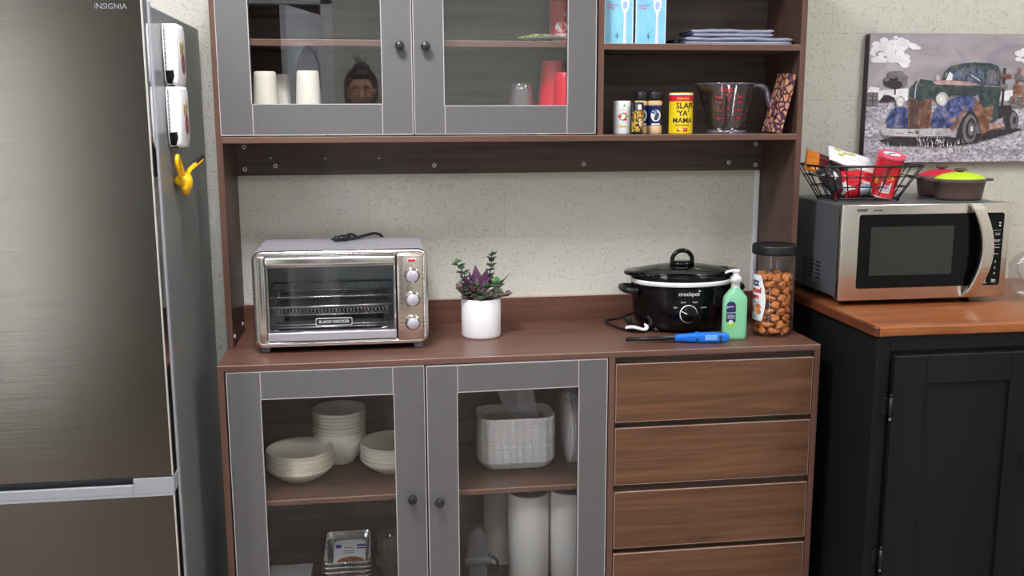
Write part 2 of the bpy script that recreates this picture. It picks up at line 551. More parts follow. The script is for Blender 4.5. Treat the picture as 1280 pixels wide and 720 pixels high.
    def text(s, body, size, fn, mi=0, bold=0.0, align='CENTER', depth=0.0):
        """fn maps text-plane (u, v) to a point in the room"""
        cu = bpy.data.curves.new('lettering', 'FONT')
        cu.body = body
        cu.size = size
        cu.align_x = align
        cu.align_y = 'CENTER'
        cu.offset = bold
        cu.resolution_u = 3
        o = bpy.data.objects.new('lettering', cu)
        COL.objects.link(o)
        dg = bpy.context.evaluated_depsgraph_get()
        me = bpy.data.meshes.new_from_object(o.evaluated_get(dg))
        vv = [s.bm.verts.new(Vector(fn(v.co.x, v.co.y))) for v in me.vertices]
        for p in me.polygons:
            try:
                f = s.bm.faces.new([vv[i] for i in p.vertices])
                f.material_index = mi
            except ValueError:
                pass
        bpy.data.objects.remove(o)
        bpy.data.curves.remove(cu)
        bpy.data.meshes.remove(me)
        return s

def front(x, y, z, tilt=0.0):
    """lettering on a plane that faces the room (-y)"""
    return lambda u, v: (x + u * math.cos(tilt) - v * math.sin(tilt), y, z + u * math.sin(tilt) + v * math.cos(tilt))

def around(cx, cy, cz, r, a_mid=-PI / 2):
    """lettering wrapped round an upright cylinder, middle at angle a_mid"""
    return lambda u, v: (cx + r * math.cos(a_mid + u / r), cy + r * math.sin(a_mid + u / r), cz + v)

def spline(pts, k=8, closed=False):
    P = [Vector(p) for p in pts]
    n = len(P)
    out = []
    rng = n if closed else n - 1
    for i in range(rng):
        p0 = P[(i - 1) % n] if closed or i > 0 else P[0]
        p1, p2 = P[i], P[(i + 1) % n]
        p3 = P[(i + 2) % n] if closed or i + 2 < n else P[-1]
        for j in range(k):
            t = j / k
            out.append(0.5 * ((2 * p1) + (-p0 + p2) * t + (2 * p0 - 5 * p1 + 4 * p2 - p3) * t * t + (-p0 + 3 * p1 - 3 * p2 + p3) * t ** 3))
    if not closed:
        out.append(P[-1])
    return out

WORLD_LOC = {}
def obj(name, b, parent=None, origin=None, label=None):
    """links the collected shapes as ONE mesh object"""
    base = Vector(WORLD_LOC[parent.name]) if parent else Vector((0, 0, 0))
    org = Vector(origin) if origin is not None else (base if parent else Vector((0, 0, 0)))
    bm = b.bm
    bmesh.ops.remove_doubles(bm, verts=bm.verts, dist=1e-6)
    bmesh.ops.recalc_face_normals(bm, faces=bm.faces) if getattr(b, 'recalc', True) else None
    for v in bm.verts:
        v.co -= org
    me = bpy.data.meshes.new(name)
    bm.to_mesh(me)
    bm.free()
    for m_ in b.mats:
        me.materials.append(m_)
    o = bpy.data.objects.new(name, me)
    COL.objects.link(o)
    if parent:
        o.parent = parent
    o.location = org - base
    WORLD_LOC[o.name] = org.copy()
    if label:
        o['label'] = label
    return o

def thing(name, label, cat, loc, group=None):
    o = bpy.data.objects.new(name, None)
    o.empty_display_size = 0.05
    COL.objects.link(o)
    o.location = loc
    o['label'] = label
    o['category'] = cat
    if group:
        o['group'] = group
    WORLD_LOC[o.name] = Vector(loc)
    return o

def tag(o, label, cat, group=None):
    o['label'] = label
    o['category'] = cat
    if group:
        o['group'] = group
    return o

def struct(name, b, origin=None, parent=None):
    o = obj(name, b, parent, origin)
    o['kind'] = 'structure'
    return o

def dup(root, loc, rotz=None, label=None, group=None):
    r = root.copy()
    COL.objects.link(r)
    r.location = loc
    if rotz is not None:
        r.rotation_euler = (0, 0, rotz)
    if label:
        r['label'] = label
    if group:
        r['group'] = group
    for ch in root.children:
        c = ch.copy()
        COL.objects.link(c)
        c.parent = r
        for g in ch.children:
            d = g.copy()
            COL.objects.link(d)
            d.parent = c
    return r

ORD = ['topmost', 'second from the top', 'third from the top', 'fourth from the top', 'fifth from the top', 'sixth from the top',
       'seventh from the top', 'eighth from the top', 'ninth from the top', 'tenth from the top', 'eleventh from the top', 'twelfth from the top']

exec_sections = []
# ------------------------------------------------------------------ the room
WY = 0.02                      # face of the block wall behind the furniture
X0, X1, YF, ZC = -2.2, 3.3, -3.9, 2.75
b = B('wall'); b.box(X0 - .1, X1 + .1, WY, WY + .15, 0, ZC); struct('wall_back', b)
b = B('wall'); b.box(X0 - .1, X0, YF, WY, 0, ZC); struct('wall_left', b)
b = B('wall'); b.box(X1, X1 + .1, YF, WY, 0, ZC); struct('wall_right', b)
DX0, DX1 = -0.80, 0.10        # doorway in the wall behind the photographer
b = B('plaster')
b.box(X0 - .1, DX0, YF - .12, YF, 0, ZC); b.box(DX1, X1 + .1, YF - .12, YF, 0, ZC); b.box(DX0, DX1, YF - .12, YF, 2.12, ZC)
struct('wall_front', b)
b = B('dark_void')
b.box(DX0 - .5, DX1 + .5, YF - 1.6, YF - 1.5, 0, 2.4); b.box(DX0 - .6, DX0 - .5, YF - 1.6, YF - .12, 0, 2.4)
b.box(DX1 + .5, DX1 + .6, YF - 1.6, YF - .12, 0, 2.4); b.box(DX0 - .6, DX1 + .6, YF - 1.6, YF - .12, 2.4, 2.45)
struct('wall_corridor', b)
b = B('floor'); b.box(X0 - .1, X1 + .1, YF - 1.6, WY + .15, -.05, 0); struct('floor', b)
b = B('ceil'); b.box(X0 - .1, X1 + .1, YF - .12, WY + .15, ZC, ZC + .05); struct('ceiling', b)
b = B('white_paint')
b.box(DX0 - .07, DX0, YF, YF + .02, 0, 2.19); b.box(DX1, DX1 + .07, YF, YF + .02, 0, 2.19); b.box(DX0 - .07, DX1 + .07, YF, YF + .02, 2.12, 2.19)
struct('trim_1', b)
b = B('white_paint'); b.box(1.567, 1.583, WY - .005, WY, 0.88, 1.335, 0, .002); struct('trim_2', b)

# glazed strip beside the doorway in the wall behind the photographer: daylight
b = B('white_paint')
WX0, WX1 = -1.68, -1.42
b.box(WX0 - .05, WX0, YF, YF + .03, .05, 2.15); b.box(WX1, WX1 + .05, YF, YF + .03, .05, 2.15)
b.box(WX0, WX1, YF, YF + .03, 2.10, 2.15); b.box(WX0, WX1, YF, YF + .03, .05, .12)
wf = struct('window_1', b)
b = B(emit('daylight_pane', (240, 244, 255), 9.0)); b.box(WX0, WX1, YF + .002, YF + .008, .12, 2.10)
gl = obj('window_pane', b, wf)

# open door leaf behind the photographer: two panels, the upper one with an arched head
def door_leaf():
    b = B('door_white')
    w, h = 0.72, 2.05
    b.box(0, w, -.018, .018, .01, h, 0, .003)
    for s in (-1, 1):
        y = s * .018
        for (zb, zt, arch) in ((.22, .92, 0), (1.06, 1.86, .10)):
            x0, x1 = .12, w - .12
            pts = [(x0, zb), (x1, zb), (x1, zt - arch)]
            if arch:
                for i in range(1, 12):
                    t = i / 12
                    pts.append((x1 + (x0 - x1) * t, zt - arch + arch * math.sin(PI * t)))
            pts.append((x0, zt - arch))
            b.tube([(p[0], y, p[1]) for p in pts], .016, 8, 0, True)
    return b
o = struct('door_1', door_leaf(), (0, 0, 0))
o.location = (DX1 - .005, YF + .03, 0)
ang = math.atan2(.56, -.13)
o.rotation_euler = (0, 0, ang)
b = B('chrome')
b.cyl((.66, -.018, 1.0), (.66, -.06, 1.0), .012, 12); b.cyl((.66, -.055, 1.0), (.56, -.055, 1.0), .009, 12); b.cyl((.66, -.018, 1.0), (.66, -.022, 1.0), .026, 16)
hnd = obj('door_handle', b, None); hnd.parent = o

# ceiling lights (three prismatic panels)
def ceiling_light(x, y, lx, ly, strength, label):
    t = thing('ceiling_light', label, 'light', (x, y, ZC), 'ceiling lights of the room')
    b = B('white_paint')
    z0, z1 = ZC - .06, ZC
    b.box(x - lx / 2 - .03, x - lx / 2, y - ly / 2 - .03, y + ly / 2 + .03, z0, z1, 0, .003)
    b.box(x + lx / 2, x + lx / 2 + .03, y - ly / 2 - .03, y + ly / 2 + .03, z0, z1, 0, .003)
    b.box(x - lx / 2, x + lx / 2, y - ly / 2 - .03, y - ly / 2, z0, z1, 0, .003)
    b.box(x - lx / 2, x + lx / 2, y + ly / 2, y + ly / 2 + .03, z0, z1, 0, .003)
    obj('frame', b, t)
    b = B(emit('lamp_diffuser', (250, 250, 255), strength))
    b.box(x - lx / 2, x + lx / 2, y - ly / 2, y + ly / 2, ZC - .045, ZC - .03)
    obj('diffuser', b, t)
ceiling_light(0.15, -1.20, .42, .42, LAMP['main'], 'square ceiling light nearest the wooden hutch')
ceiling_light(0.9, -3.0, 1.2, .30, LAMP['rear'], 'long ceiling light over the photographer by the rear wall')
ceiling_light(-1.0, -2.3, .30, 1.2, LAMP['left'], 'long ceiling light in front of the steel refrigerator')
ceiling_light(2.5, -1.5, .30, 1.2, LAMP['right'], 'long ceiling light on the side of the black cabinet')

# ------------------------------------------------------------------ the wooden hutch
W, T, D, DU, CZ = 1.6, .016, .42, .235, .88
UB, UT = 1.429, 1.93
hutch = thing('kitchen_hutch', 'walnut kitchen hutch with grey glass doors, drawers and open shelves', 'hutch', (0.8, -.2, 0))
# base carcass
for x0, x1 in ((0, T), (W - T, W), (1.009, 1.025)):
    b = B('walnut_v', 'edge_v')
    b.box(x0, x1, -D + .0015, .016, .10, CZ - .015)
    b.box(x0, x1, -D, -D + .0016, .10, CZ - .015, 1)
    obj('base_side_panel', b, hutch)
b = B('walnut_in', 'edge'); b.box(T, W - T, -D + .002, .016, .139, .155); b.box(T, W - T, -D, -D + .002, .139, .155, 1); obj('base_bottom', b, hutch)
b = B('base_back'); b.box(T, W - T, .007, .014, .155, CZ - .015); obj('base_back_panel', b, hutch)
b = B('walnut_shelf', 'edge', 'line')
b.box(T, 1.009, -.385, .006, .489, .503); b.box(T, 1.009, -.387, -.385, .489, .5018, 1); b.box(T, 1.009, -.3872, -.385, .5018, .503, 2)
obj('inner_shelf', b, hutch)
for x, y in ((.04, -.38), (1.56, -.38), (.04, -.03), (1.56, -.03), (.8, -.38)):
    b = B('walnut_v'); b.box(x - .025, x + .025, y - .025, y + .025, 0, .139, 0, .004); obj('foot', b, hutch)
# worktop and its upstand
b = B('walnut_top', 'edge', 'line')
b.box(0, W, -D + .002, .016, CZ - .015, CZ)
b.box(0, W, -D, -D + .002, CZ - .015, CZ - .0012, 1)
b.box(0, W, -D - .0002, -D + .0022, CZ - .0012, CZ + .0002, 2)
obj('worktop', b, hutch)
b = B('walnut_top', 'line'); b.box(T, W - T, 0, .016, CZ, CZ + .075); b.box(T, W - T, -.0004, .0164, CZ + .0742, CZ + .0752, 1); obj('upstand', b, hutch)

# drawers
def drawer(z0, z1):
    b = B('walnut', 'line', 'walnut_v')
    x0, x1 = 1.0285, 1.5805
    b.box(x0, x1, -D, -D + .016, z0, z1, 0)
    e = .0012
    b.box(x0 - .0004, x1 + .0004, -D - .0006, -D + .004, z1 - e, z1 + .0003, 1)
    b.box(x0 - .0004, x1 + .0004, -D - .0004, -D + .004, z0 - .0003, z0 + .0006, 1)
    b.box(x0 - .0004, x0 + .0009, -D - .0004, -D + .004, z0, z1, 1)
    b.box(x1 - .0008, x1 + .0004, -D - .0004, -D + .004, z0, z1, 1)
    for (a0, a1, c0, c1) in ((1.045, 1.057, -.40, -.03), (1.552, 1.564, -.40, -.03), (1.045, 1.564, -.042, -.03)):
        b.box(a0, a1, c0, c1, z0 + .012, z1 - .035, 2)
    b.box(1.045, 1.564, -.40, -.03, z0 + .012, z0 + .018, 2)
    return obj('drawer', b, hutch)
for z0, z1 in ((.685, .845), (.507, .667), (.3235, .4855), (.162, .306)):
    drawer(z0, z1)
b = B('walnut_in')
for z in (.846, .667, .486, .307):
    b.box(1.025, W - T, -D + .022, -D + .034, z - .012, z + .020)
obj('drawer_rails', b, hutch)

def frame_piece(b, x0, x1, y0, y1, z0, z1, out):
    """a flat grey rail or stile with its pale edge lines on the sides named in out"""
    b.box(x0, x1, y0, y1, z0, z1, 0)
    e, p = .0018, .0005
    if 't' in out: b.box(x0, x1, y0 - p, y0 + .004, z1 - e, z1 + .0002, 1)
    if 'b' in out: b.box(x0, x1, y0 - p, y0 + .004, z0 - .0002, z0 + e, 1)
    if 'l' in out: b.box(x0 - .0002, x0 + e, y0 - p, y0 + .004, z0, z1, 1)
    if 'r' in out: b.box(x1 - e, x1 + .0002, y0 - p, y0 + .004, z0, z1, 1)

def glass_door(x0, x1, z0, z1, gx0, gx1, gz0, gz1, y, knob, hinge, swing, label, pane_tilt=0.0):
    b = B('grey_door', 'seam_highlight')
    y1 = y + .016
    frame_piece(b, x0, gx0, y, y1, z0, z1, 'ltb')
    frame_piece(b, gx1, x1, y, y1, z0, z1, 'rtb')
    frame_piece(b, gx0, gx1, y, y1, gz1, z1, 'tblr')
    frame_piece(b, gx0, gx1, y, y1, z0, gz0, 'tblr')
    e = .0018
    b.box(gx0 - e, gx0 + .0002, y - .0005, y + .004, gz0, gz1, 1); b.box(gx1 - .0002, gx1 + e, y - .0005, y + .004, gz0, gz1, 1)
    org = (x0 if hinge == 'l' else x1, y1, z0)
    d = obj('door', b, hutch, org, label)
    g = B('glass_upper' if y > -.3 else 'glass')
    g.box(gx0 - .006, gx1 + .006, y + .0155, y + .0185, gz0 - .006, gz1 + .006)
    gc = ((gx0 + gx1) / 2, y + .017, (gz0 + gz1) / 2)
    go = obj('glass_pane', g, d, gc, 'clear glass pane')
    go.rotation_euler = (pane_tilt, 0, 0)
    k = B('knob_black')
    kx, kz = knob
    k.cyl((kx, y, kz), (kx, y - .012, kz), .006, 16)
    k.lathe([(0, 0), (.0105, .001), (.0125, .004), (.0125, .010), (.0115, .012), (0, .0125)], n=24,
            mtx=Matrix.Translation((kx, y - .011, kz)) @ Matrix.Rotation(PI / 2, 4, 'X'))
    obj('knob', k, d, None, 'round black knob')
    d.rotation_euler = (0, 0, swing)
    return d
glass_door(.0205, .5185, .161, .8625, .1035, .4385, .235, .789, -D, (.481, .505), 'l', 0, 'grey glass door in front of the cream dishes')
glass_door(.5225, 1.0045, .161, .8625, .603, .9265, .235, .789, -D, (.5505, .497), 'r', math.radians(1.3), 'grey glass door left slightly ajar')
glass_door(.0135, .5110, 1.449, 1.915, .0955, .4310, 1.5295, 1.84, -DU, (.479, 1.678), 'l', 0, 'grey glass door in front of the cream cups', math.radians(.42))
glass_door(.5145, 1.0060, 1.449, 1.915, .595, .9275, 1.5250, 1.84, -DU, (.546, 1.677), 'r', 0, 'grey glass door in front of the red cups')

# upper carcass
for x0, x1, lab in ((0, T, None), (W - T, W, None)):
    b = B('walnut_v', 'edge_v')
    b.box(x0, x1, -DU + .0015, .016, CZ, UT); b.box(x0, x1, -DU, -DU + .0016, CZ, UT, 1)
    sp = obj('upper_side_panel', b, hutch)
    spots = ((-.043, .909), (-.209, .909)) if x0 == 0 else ((-.022, .905), (-.15, .905))
    for y, z in spots:
        xs = x1 if x0 == 0 else x0
        sgn = 1 if x0 == 0 else -1
        c = B('screw_white'); c.cyl((xs, y, z), (xs + sgn * .003, y, z), .0055, 12); obj('screw_cap', c, sp, None, 'white screw cap')
b = B('walnut_v', 'edge_v'); b.box(1.0115, 1.0270, -DU + .0015, .008, UB + .016, UT - .016); b.box(1.0115, 1.0270, -DU, -DU + .0016, UB + .016, UT - .016, 1); obj('upper_partition', b, hutch)
for nm, z0, x0, x1, yf in (('upper_bottom', UB, T, W - T, -DU), ('upper_shelf', 1.680, T, 1.0115, -.20), ('upper_shelf', 1.673, 1.0270, W - T, -DU), ('upper_top', UT - .016, T, W - T, -DU)):
    b = B('walnut_in', 'edge', 'line')
    b.box(x0, x1, yf + .002, .008, z0, z0 + .016); b.box(x0, x1, yf, yf + .002, z0, z0 + .0148, 1); b.box(x0, x1, yf - .0003, yf + .002, z0 + .0148, z0 + .016, 2)
    obj(nm, b, hutch)
b = B('walnut_in'); b.box(T, W - T, .008, .015, UB, UT); obj('upper_back_panel', b, hutch)
b = B('walnut_in'); b.box(T, W - T, 0, .016, 1.331, UB); rail = obj('mounting_rail', b, hutch)
for x, z in ((.040, 1.412), (.039, 1.349), (.125, 1.358), (.579, 1.355), (1.025, 1.354), (1.476, 1.355), (1.560, 1.410), (1.561, 1.347)):
    c = B('screw_white', 'screw_hole')
    c.lathe([(.0064, 0), (.0060, .0022), (.0032, .0026), (.0026, .0012, 1), (0, .0012, 1)], n=20, mtx=Matrix.Translation((x, 0, z)) @ Matrix.Rotation(PI / 2, 4, 'X'))
    obj('screw_cap', c, rail, None, 'white screw cap')
for x, z in ((.113, 1.380), (.266, 1.378), (.419, 1.377)):
    c = B('screw_white'); c.cyl((x, 0, z), (x, -.002, z), .0026, 10); obj('pin', c, rail, None, 'small pale pin')

# ------------------------------------------------------------------ refrigerator
fr = thing('refrigerator', 'tall stainless steel bottom-freezer refrigerator left of the hutch', 'refrigerator', (-.36, -.35, 0))
FX0, FX1 = -.66, -.062
b = B('fridge_grey'); b.box(FX0, FX1, -.628, -.03, .04, 1.735, 0, .004); obj('cabinet', b, fr)
b = B('fridge_trim'); b.box(FX0, FX1 + .0025, -.648, -.626, .05, 1.742, 0, .003); obj('front_flange', b, fr, None, 'light grey flange')
def fridge_door(z0, z1):
    b = B('fridge', 'fridge_edge', 'fridge_line')
    b.box(FX0, FX1 - .002, -.700, -.697, z0, z1, 0)
    b.box(FX0, FX1, -.697, -.649, z0, z1, 1)
    b.box(FX1 - .003, FX1 + .0004, -.7006, -.6955, z0, z1, 2)
    return obj('door', b, fr)
d = fridge_door(.703, 1.745)
b = B('print_grey')
b.text('INSIGNIA', .0155, front(-.124, -.7008, 1.7225), 0, .0002)
obj('nameplate', b, d, None, 'dark grey brand lettering')
fridge_door(.08, .659)
b = B('fridge_trim', 'print_grey')
b.box(-.150, FX1 + .0005, -.700, -.645, .661, .700, 0, .002)
b.box(FX0, -.150, -.700, -.690, .661, .684, 0, .002)
b.box(FX0, -.150, -.662, -.645, .661, .700, 1)
b.box(FX0, FX1, -.7006, -.69, .656, .662, 0)
obj('handle_recess', b, fr, None, 'light grey grip recess between the doors')
for x in (-.62, -.10):
    for y in (-.58, -.08):
        b = B('black_soft'); b.cyl((x, y, 0), (x, y, .045), .02, 16); obj('foot', b, fr)

def magnet_holder(z0, label):
    t = thing('magnetic_holder', label, 'magnet', (FX1, -.475, z0), 'white stitched holders on the refrigerator side')
    b = B('white_leather', 'print_black')
    h, w = .138, .108
    ya, yb = -.527, -.527 + w
    pts = []
    rc = .022
    for (cy, cz, a) in ((ya + .006, z0 + h - .006, 90), (ya + .012, z0 + .012, 180), (yb - .03, z0 + .02, 270), (yb - .02, z0 + h - .02, 0)):
        r_ = {90: .006, 180: .012, 270: .02, 0: .02}[a]
        for i in range(7):
            q = math.radians(a + 90 * i / 6)
            pts.append((FX1 + .002, cy + r_ * math.cos(q), cz + r_ * math.sin(q)))
    b.prism(pts, (.030, 0, 0), 0, .009, 3)
    n = 24
    for i in range(n):
        z = z0 + .022 + (h - .03) * i / (n - 1)
        b.box(FX1 + .0045, FX1 + .0085, ya - .0012, ya + .002, z - .0008, z + .0008, 1)
    obj('pad', b, t)
    b = B('black_gloss')
    b.prism([(FX1 + .004, ya - .0014, z0 + .034), (FX1 + .022, ya - .0014, z0 + .036), (FX1 + .024, ya - .0014, z0 + .022), (FX1 + .018, ya - .0014, z0 + .004), (FX1 + .006, ya - .0014, z0 + .006)], (0, .016, 0), 0, .0015, 2)
    b.prism([(FX1 + .006, ya + .006, z0 - .0014), (FX1 + .022, ya + .004, z0 - .0014), (FX1 + .020, ya + .040, z0 - .0014), (FX1 + .006, ya + .040, z0 - .0014)], (0, 0, .012), 0, .0015, 2)
    obj('tip', b, t, None, 'black tip')
    b = B('tan_print', 'bag_maroon', 'print_black')
    x = FX1 + .0325
    yc, zc_ = ya + .058, z0 + .085
    E_ = lambda u, v: (x, yc + 1.45 * u, zc_ + 1.25 * v)
    b.prism([E_(-.014, .012), E_(-.014, -.012), E_(-.004, -.004), E_(.006, -.012), E_(.016, .004), E_(.012, .018), E_(.002, .008)], (.0008, 0, 0), 0)
    b.prism([E_(.013 * math.cos(a) + .006, -.026 + .019 * math.sin(a)) for a in [2 * PI * i / 16 for i in range(16)]], (.0008, 0, 0), 1)
    b.prism([(p_[0] + .0008, p_[1], p_[2]) for p_ in [E_(.007 * math.cos(a) + .006, -.026 + .003 * math.sin(a)) for a in [2 * PI * i / 12 for i in range(12)]]], (.0004, 0, 0), 0)
    obj('emblem', b, t, None, 'tan and dark red emblem')
magnet_holder(1.567, 'white stitched magnetic holder higher on the refrigerator side')
magnet_holder(1.428, 'white stitched magnetic holder just above the yellow clamp')

t = thing('spring_clamp', 'small yellow spring clamp stuck to the refrigerator side', 'clamp', (FX1, -.46, 1.33))
xc = FX1 + .022
b = B('yellow', 'black_soft')
b.tube(spline([(xc, -.480, 1.336), (xc - .004, -.500, 1.360), (xc - .006, -.519, 1.386), (xc - .006, -.520, 1.403), (xc - .006, -.506, 1.408), (xc - .005, -.488, 1.390), (xc, -.468, 1.352)], 6), .0050, 10)
obj('handle', b, t)
b = B('yellow', 'black_soft')
b.tube(spline([(xc, -.462, 1.340), (xc + .004, -.440, 1.368), (xc + .012, -.408, 1.380), (xc + .024, -.372, 1.395)], 6), .0058, 10)
b.tube(spline([(xc + .014, -.402, 1.3865), (xc + .024, -.374, 1.3985), (xc + .026, -.366, 1.401)], 4), .0055, 8, 1)
obj('handle', b, t)
b = B('yellow')
b.blob((xc, -.462, 1.345), (.017, .020, .024), 0, 16, 10)
b.tube(spline([(xc, -.475, 1.35), (xc, -.478, 1.333), (xc, -.466, 1.322), (xc, -.452, 1.328), (xc, -.449, 1.345)], 6), .009, 10)
b.blob((xc - .008, -.484, 1.350), (.014, .012, .012), 0, 12, 8)
obj('jaws', b, t)
b = B('print_grey'); b.cyl((FX1, -.462, 1.345), (xc - .008, -.462, 1.345), .010, 16); obj('magnet_disc', b, t, None, 'grey magnet disc')
# ------------------------------------------------------------------ on the worktop: toaster oven
def toaster():
    x0, x1, yf, yb, z0, z1 = .084, .536, -.305, -.015, .897, 1.149
    t = thing('toaster_oven', 'stainless toaster oven with glass door and three dials on the worktop', 'toaster oven', ((x0 + x1) / 2, -.16, CZ))
    b = B('oven_grey', 'oven_dark', 'oven_inner')
    w = .010
    b.prism([(x0 + .006, yf + .03, z0 + .006), (x1 - .006, yf + .03, z0 + .006), (x1 - .003, yf + .03, z1 - .02), (x1 - .022, yf + .03, z1), (x0 + .022, yf + .03, z1), (x0 + .003, yf + .03, z1 - .02)], (0, .004, 0), 1) if False else None
    b.box(x0 + .004, x1 - .004, yf + .012, yb, z1 - w, z1, 0, .003)                       # top sheet
    b.box(x0 + .004, x0 + .004 + w, yf + .012, yb, z0 + .006, z1 - .004, 0, .003)         # sides
    b.box(x1 - .004 - w, x1 - .004, yf + .012, yb, z0 + .006, z1 - .004, 0, .003)
    b.box(x0 + .006, x1 - .006, yf + .012, yb, z0, z0 + .014, 1)                          # base
    b.box(x0 + .010, x1 - .010, yb - .010, yb - .002, z0, z1 - .006, 1)                   # back
    b.box(x0 + .016, .452, yb - .030, yb - .026, z0 + .014, z1 - .012, 2)                 # chamber lining
    b.box(x0 + .015, x0 + .0165, yf + .02, yb - .026, z0 + .014, z1 - .012, 2)
    b.box(.4515, .453, yf + .015, yb - .026, z0 + .014, z1 - .012, 2)
    b.box(x0 + .016, .452, yf + .02, yb - .026, z0 + .0145, z0 + .016, 2)
    obj('housing', b, t)
    # front surround of polished steel
    b = B('chrome', 'oven_dark')
    pts = lambda rr, xa, xb, za, zb: [(cx + rr * math.cos(math.radians(a)), yf, cz + rr * math.sin(math.radians(a))) for cx, cz, a_ in ((xb - rr, zb - rr, 0), (xa + rr, zb - rr, 90), (xa + rr, za + rr, 180), (xb - rr, za + rr, 270)) for a in [a_ + 90 * i / 5 for i in range(6)]]
    ring = [Vector(p) for p in pts(.016, x0 + .006, x1 - .006, z0 + .006, z1 - .004)]
    b.tube([p + Vector((0, .006, 0)) for p in ring], .008, 10, 0, True)
    b.box(x0 + .006, x0 + .034, yf - .001, yf + .014, z0 + .008, z1 - .008, 0, .006, None, 3)   # left pillar
    b.box(x0 + .012, .456, yf - .001, yf + .012, z0 + .004, z0 + .016, 0, .004, None, 2)        # lower rail
    b.box(x0 + .012, x1 - .012, yf + .001, yf + .012, z1 - .014, z1 - .004, 0, .003, None, 2)
    obj('front_surround', b, t)
    # glass door with its bar handle
    b = B('chrome', 'oven_grey', 'oven_dark')
    dx0, dx1, dz0, dz1 = .117, .452, .914, 1.136
    b.box(dx0, dx0 + .006, yf - .010, yf, dz0 + .024, dz1 - .02, 0, .002)
    b.box(dx1 - .006, dx1, yf - .010, yf, dz0 + .024, dz1 - .02, 0, .002)
    b.box(dx0, dx1, yf - .011, yf, dz0, dz0 + .023, 1, .002)
    b.box(dx0, dx1, yf - .009, yf, dz1 - .026, dz1 - .020, 0, .001)
    dr = obj('door', b, t)
    g = B('glass'); g.box(dx0 + .005, dx1 - .005, yf - .007, yf - .004, dz0 + .022, dz1 - .024); obj('glass_pane', g, dr, None, 'clear glass pane')
    h = B('chrome', 'oven_grey')
    h.box(dx0 - .003, dx1 + .001, yf - .026, yf - .002, dz1 - .020, dz1 + .004, 0, .007, None, 4)
    h.box(dx0 + .004, dx0 + .016, yf - .0268, yf - .02, dz1 - .008, dz1 - .0065, 1)
    obj('bar_handle', h, dr, None, 'polished bar handle')
    l = B('print_black', 'print_white')
    lx, lz, ly = .289, .964, yf - .0075
    rr = [(lx + sx * (.0475 if k else .045), lz + sz * (.0065 if k else .010)) for sx, sz, k in ((1, 1, 1), (1, 1, 0), (-1, 1, 0), (-1, 1, 1), (-1, -1, 1), (-1, -1, 0), (1, -1, 0), (1, -1, 1))]
    l.prism([(p[0], ly, p[1]) for p in rr], (0, -.0015, 0), 1)
    l.prism([(lx + (p[0] - lx) * .97, ly - .0015, lz + (p[1] - lz) * .84) for p in rr], (0, -.0005, 0), 0)
    l.text('BLACK+DECKER', .0108, front(lx, ly - .0024, lz), 1, .00012)
    obj('badge', l, dr, None, 'black badge with white lettering')
    # rack, mesh basket and pan inside
    b = B('mesh_grey')
    for z in (1.028,):
        xa, xb, ya, ybk = .112, .446, yf + .012, -.06
        b.tube([(xa, ya, z), (xb, ya, z), (xb, ybk, z), (xa, ybk, z)], .0022, 8, 0, True)
        for i in range(1, 10):
            x = xa + (xb - xa) * i / 10
            b.tube([(x, ya - .002, z + .002), (x, ybk, z + .002)], .0012, 6)
        b.tube([(xa, -.19, z), (xb, -.19, z)], .0015, 6)
    obj('wire_rack', b, t)
    b = B('mesh_grey', 'tray_dark')
    xa, xb, ya, ybk, z = .130, .432, yf + .02, -.07, 1.000
    b.tube([(xa - .02, ya - .006, z), (xb + .014, ya - .006, z + .003)], .0032, 8)
    b.tube([(xa, ya, z), (xb, ya, z), (xb, ybk, z), (xa, ybk, z)], .0026, 8, 0, True)
    n = 32
    for i in range(n):
        x = xa + (xb - xa) * i / n
        dx = (xb - xa) / n
        for y in (ya, ybk):
            b.tube([(x, y, z), (x + dx, y, z - .022)], .0010, 4)
            b.tube([(x + dx, y, z), (x, y, z - .022)], .0010, 4)
    for i in range(24):
        x = xa + (xb - xa) * (i + .5) / 24
        b.tube([(x, ya, z - .022), (x, ybk, z - .022)], .0007, 4)
    b.tube([(xa, ya, z - .022), (xb, ya, z - .022), (xb, ybk, z - .022), (xa, ybk, z - .022)], .0015, 6, 0, True)
    obj('air_fry_basket', b, t)
    b = B('tray_dark', 'mesh_grey')
    xa, xb, ya, ybk, z = .135, .428, yf + .022, -.07, .932
    b.prism([(xa + .008, ya + .006, z), (xb - .008, ya + .006, z), (xb - .008, ybk, z), (xa + .008, ybk, z)], (0, 0, .001), 0)
    b.grid(lambda u, v: (xa + .008 * (1 - v) + (xb - xa - .016 * (1 - v)) * u, ya + .006 * (1 - v), z + .030 * v), 1, 2, 0)
    b.grid(lambda u, v: (xa + .008 * (1 - v) + (xb - xa - .016 * (1 - v)) * u, ybk, z + .030 * v), 1, 2, 0)
    b.tube(spline([(xa - .008, ya - .002, z + .006), (xa + .06, ya - .004, z + .001), (xb - .06, ya - .004, z + .001), (xb + .004, ya - .002, z + .008)], 5), .0022, 6, 1)
    obj('drip_pan', b, t)
    b = B('mesh_grey')
    for zz in (.945, .952):
        b.cyl((.112, yf + .02, zz), (.446, yf + .02, zz), .0024, 8)
    b.box(.112, .448, yf + .008, yf + .014, .936, .9385, 0)
    obj('heating_rods', b, t)
    # control panel
    b = B('steel_warm', 'print_black')
    b.box(.456, x1 - .010, yf - .006, yf + .012, z0 + .010, z1 - .010, 0, .004, None, 2)
    for z in (1.083, 1.0185, .9545):
        for sx in (-1, 1):
            for dz in (-.011, .0, .012):
                b.box(.496 + sx * .029 - .004, .496 + sx * .029 + .004, yf - .0065, yf - .0055, z + dz - .0005, z + dz + .0005, 1)
        b.box(.4955, .4965, yf - .0065, yf - .0055, z + .024, z + .030, 1)
    cp = obj('control_panel', b, t)
    b = B('ind_red', 'print_white', 'print_grey')
    zz = 1.122
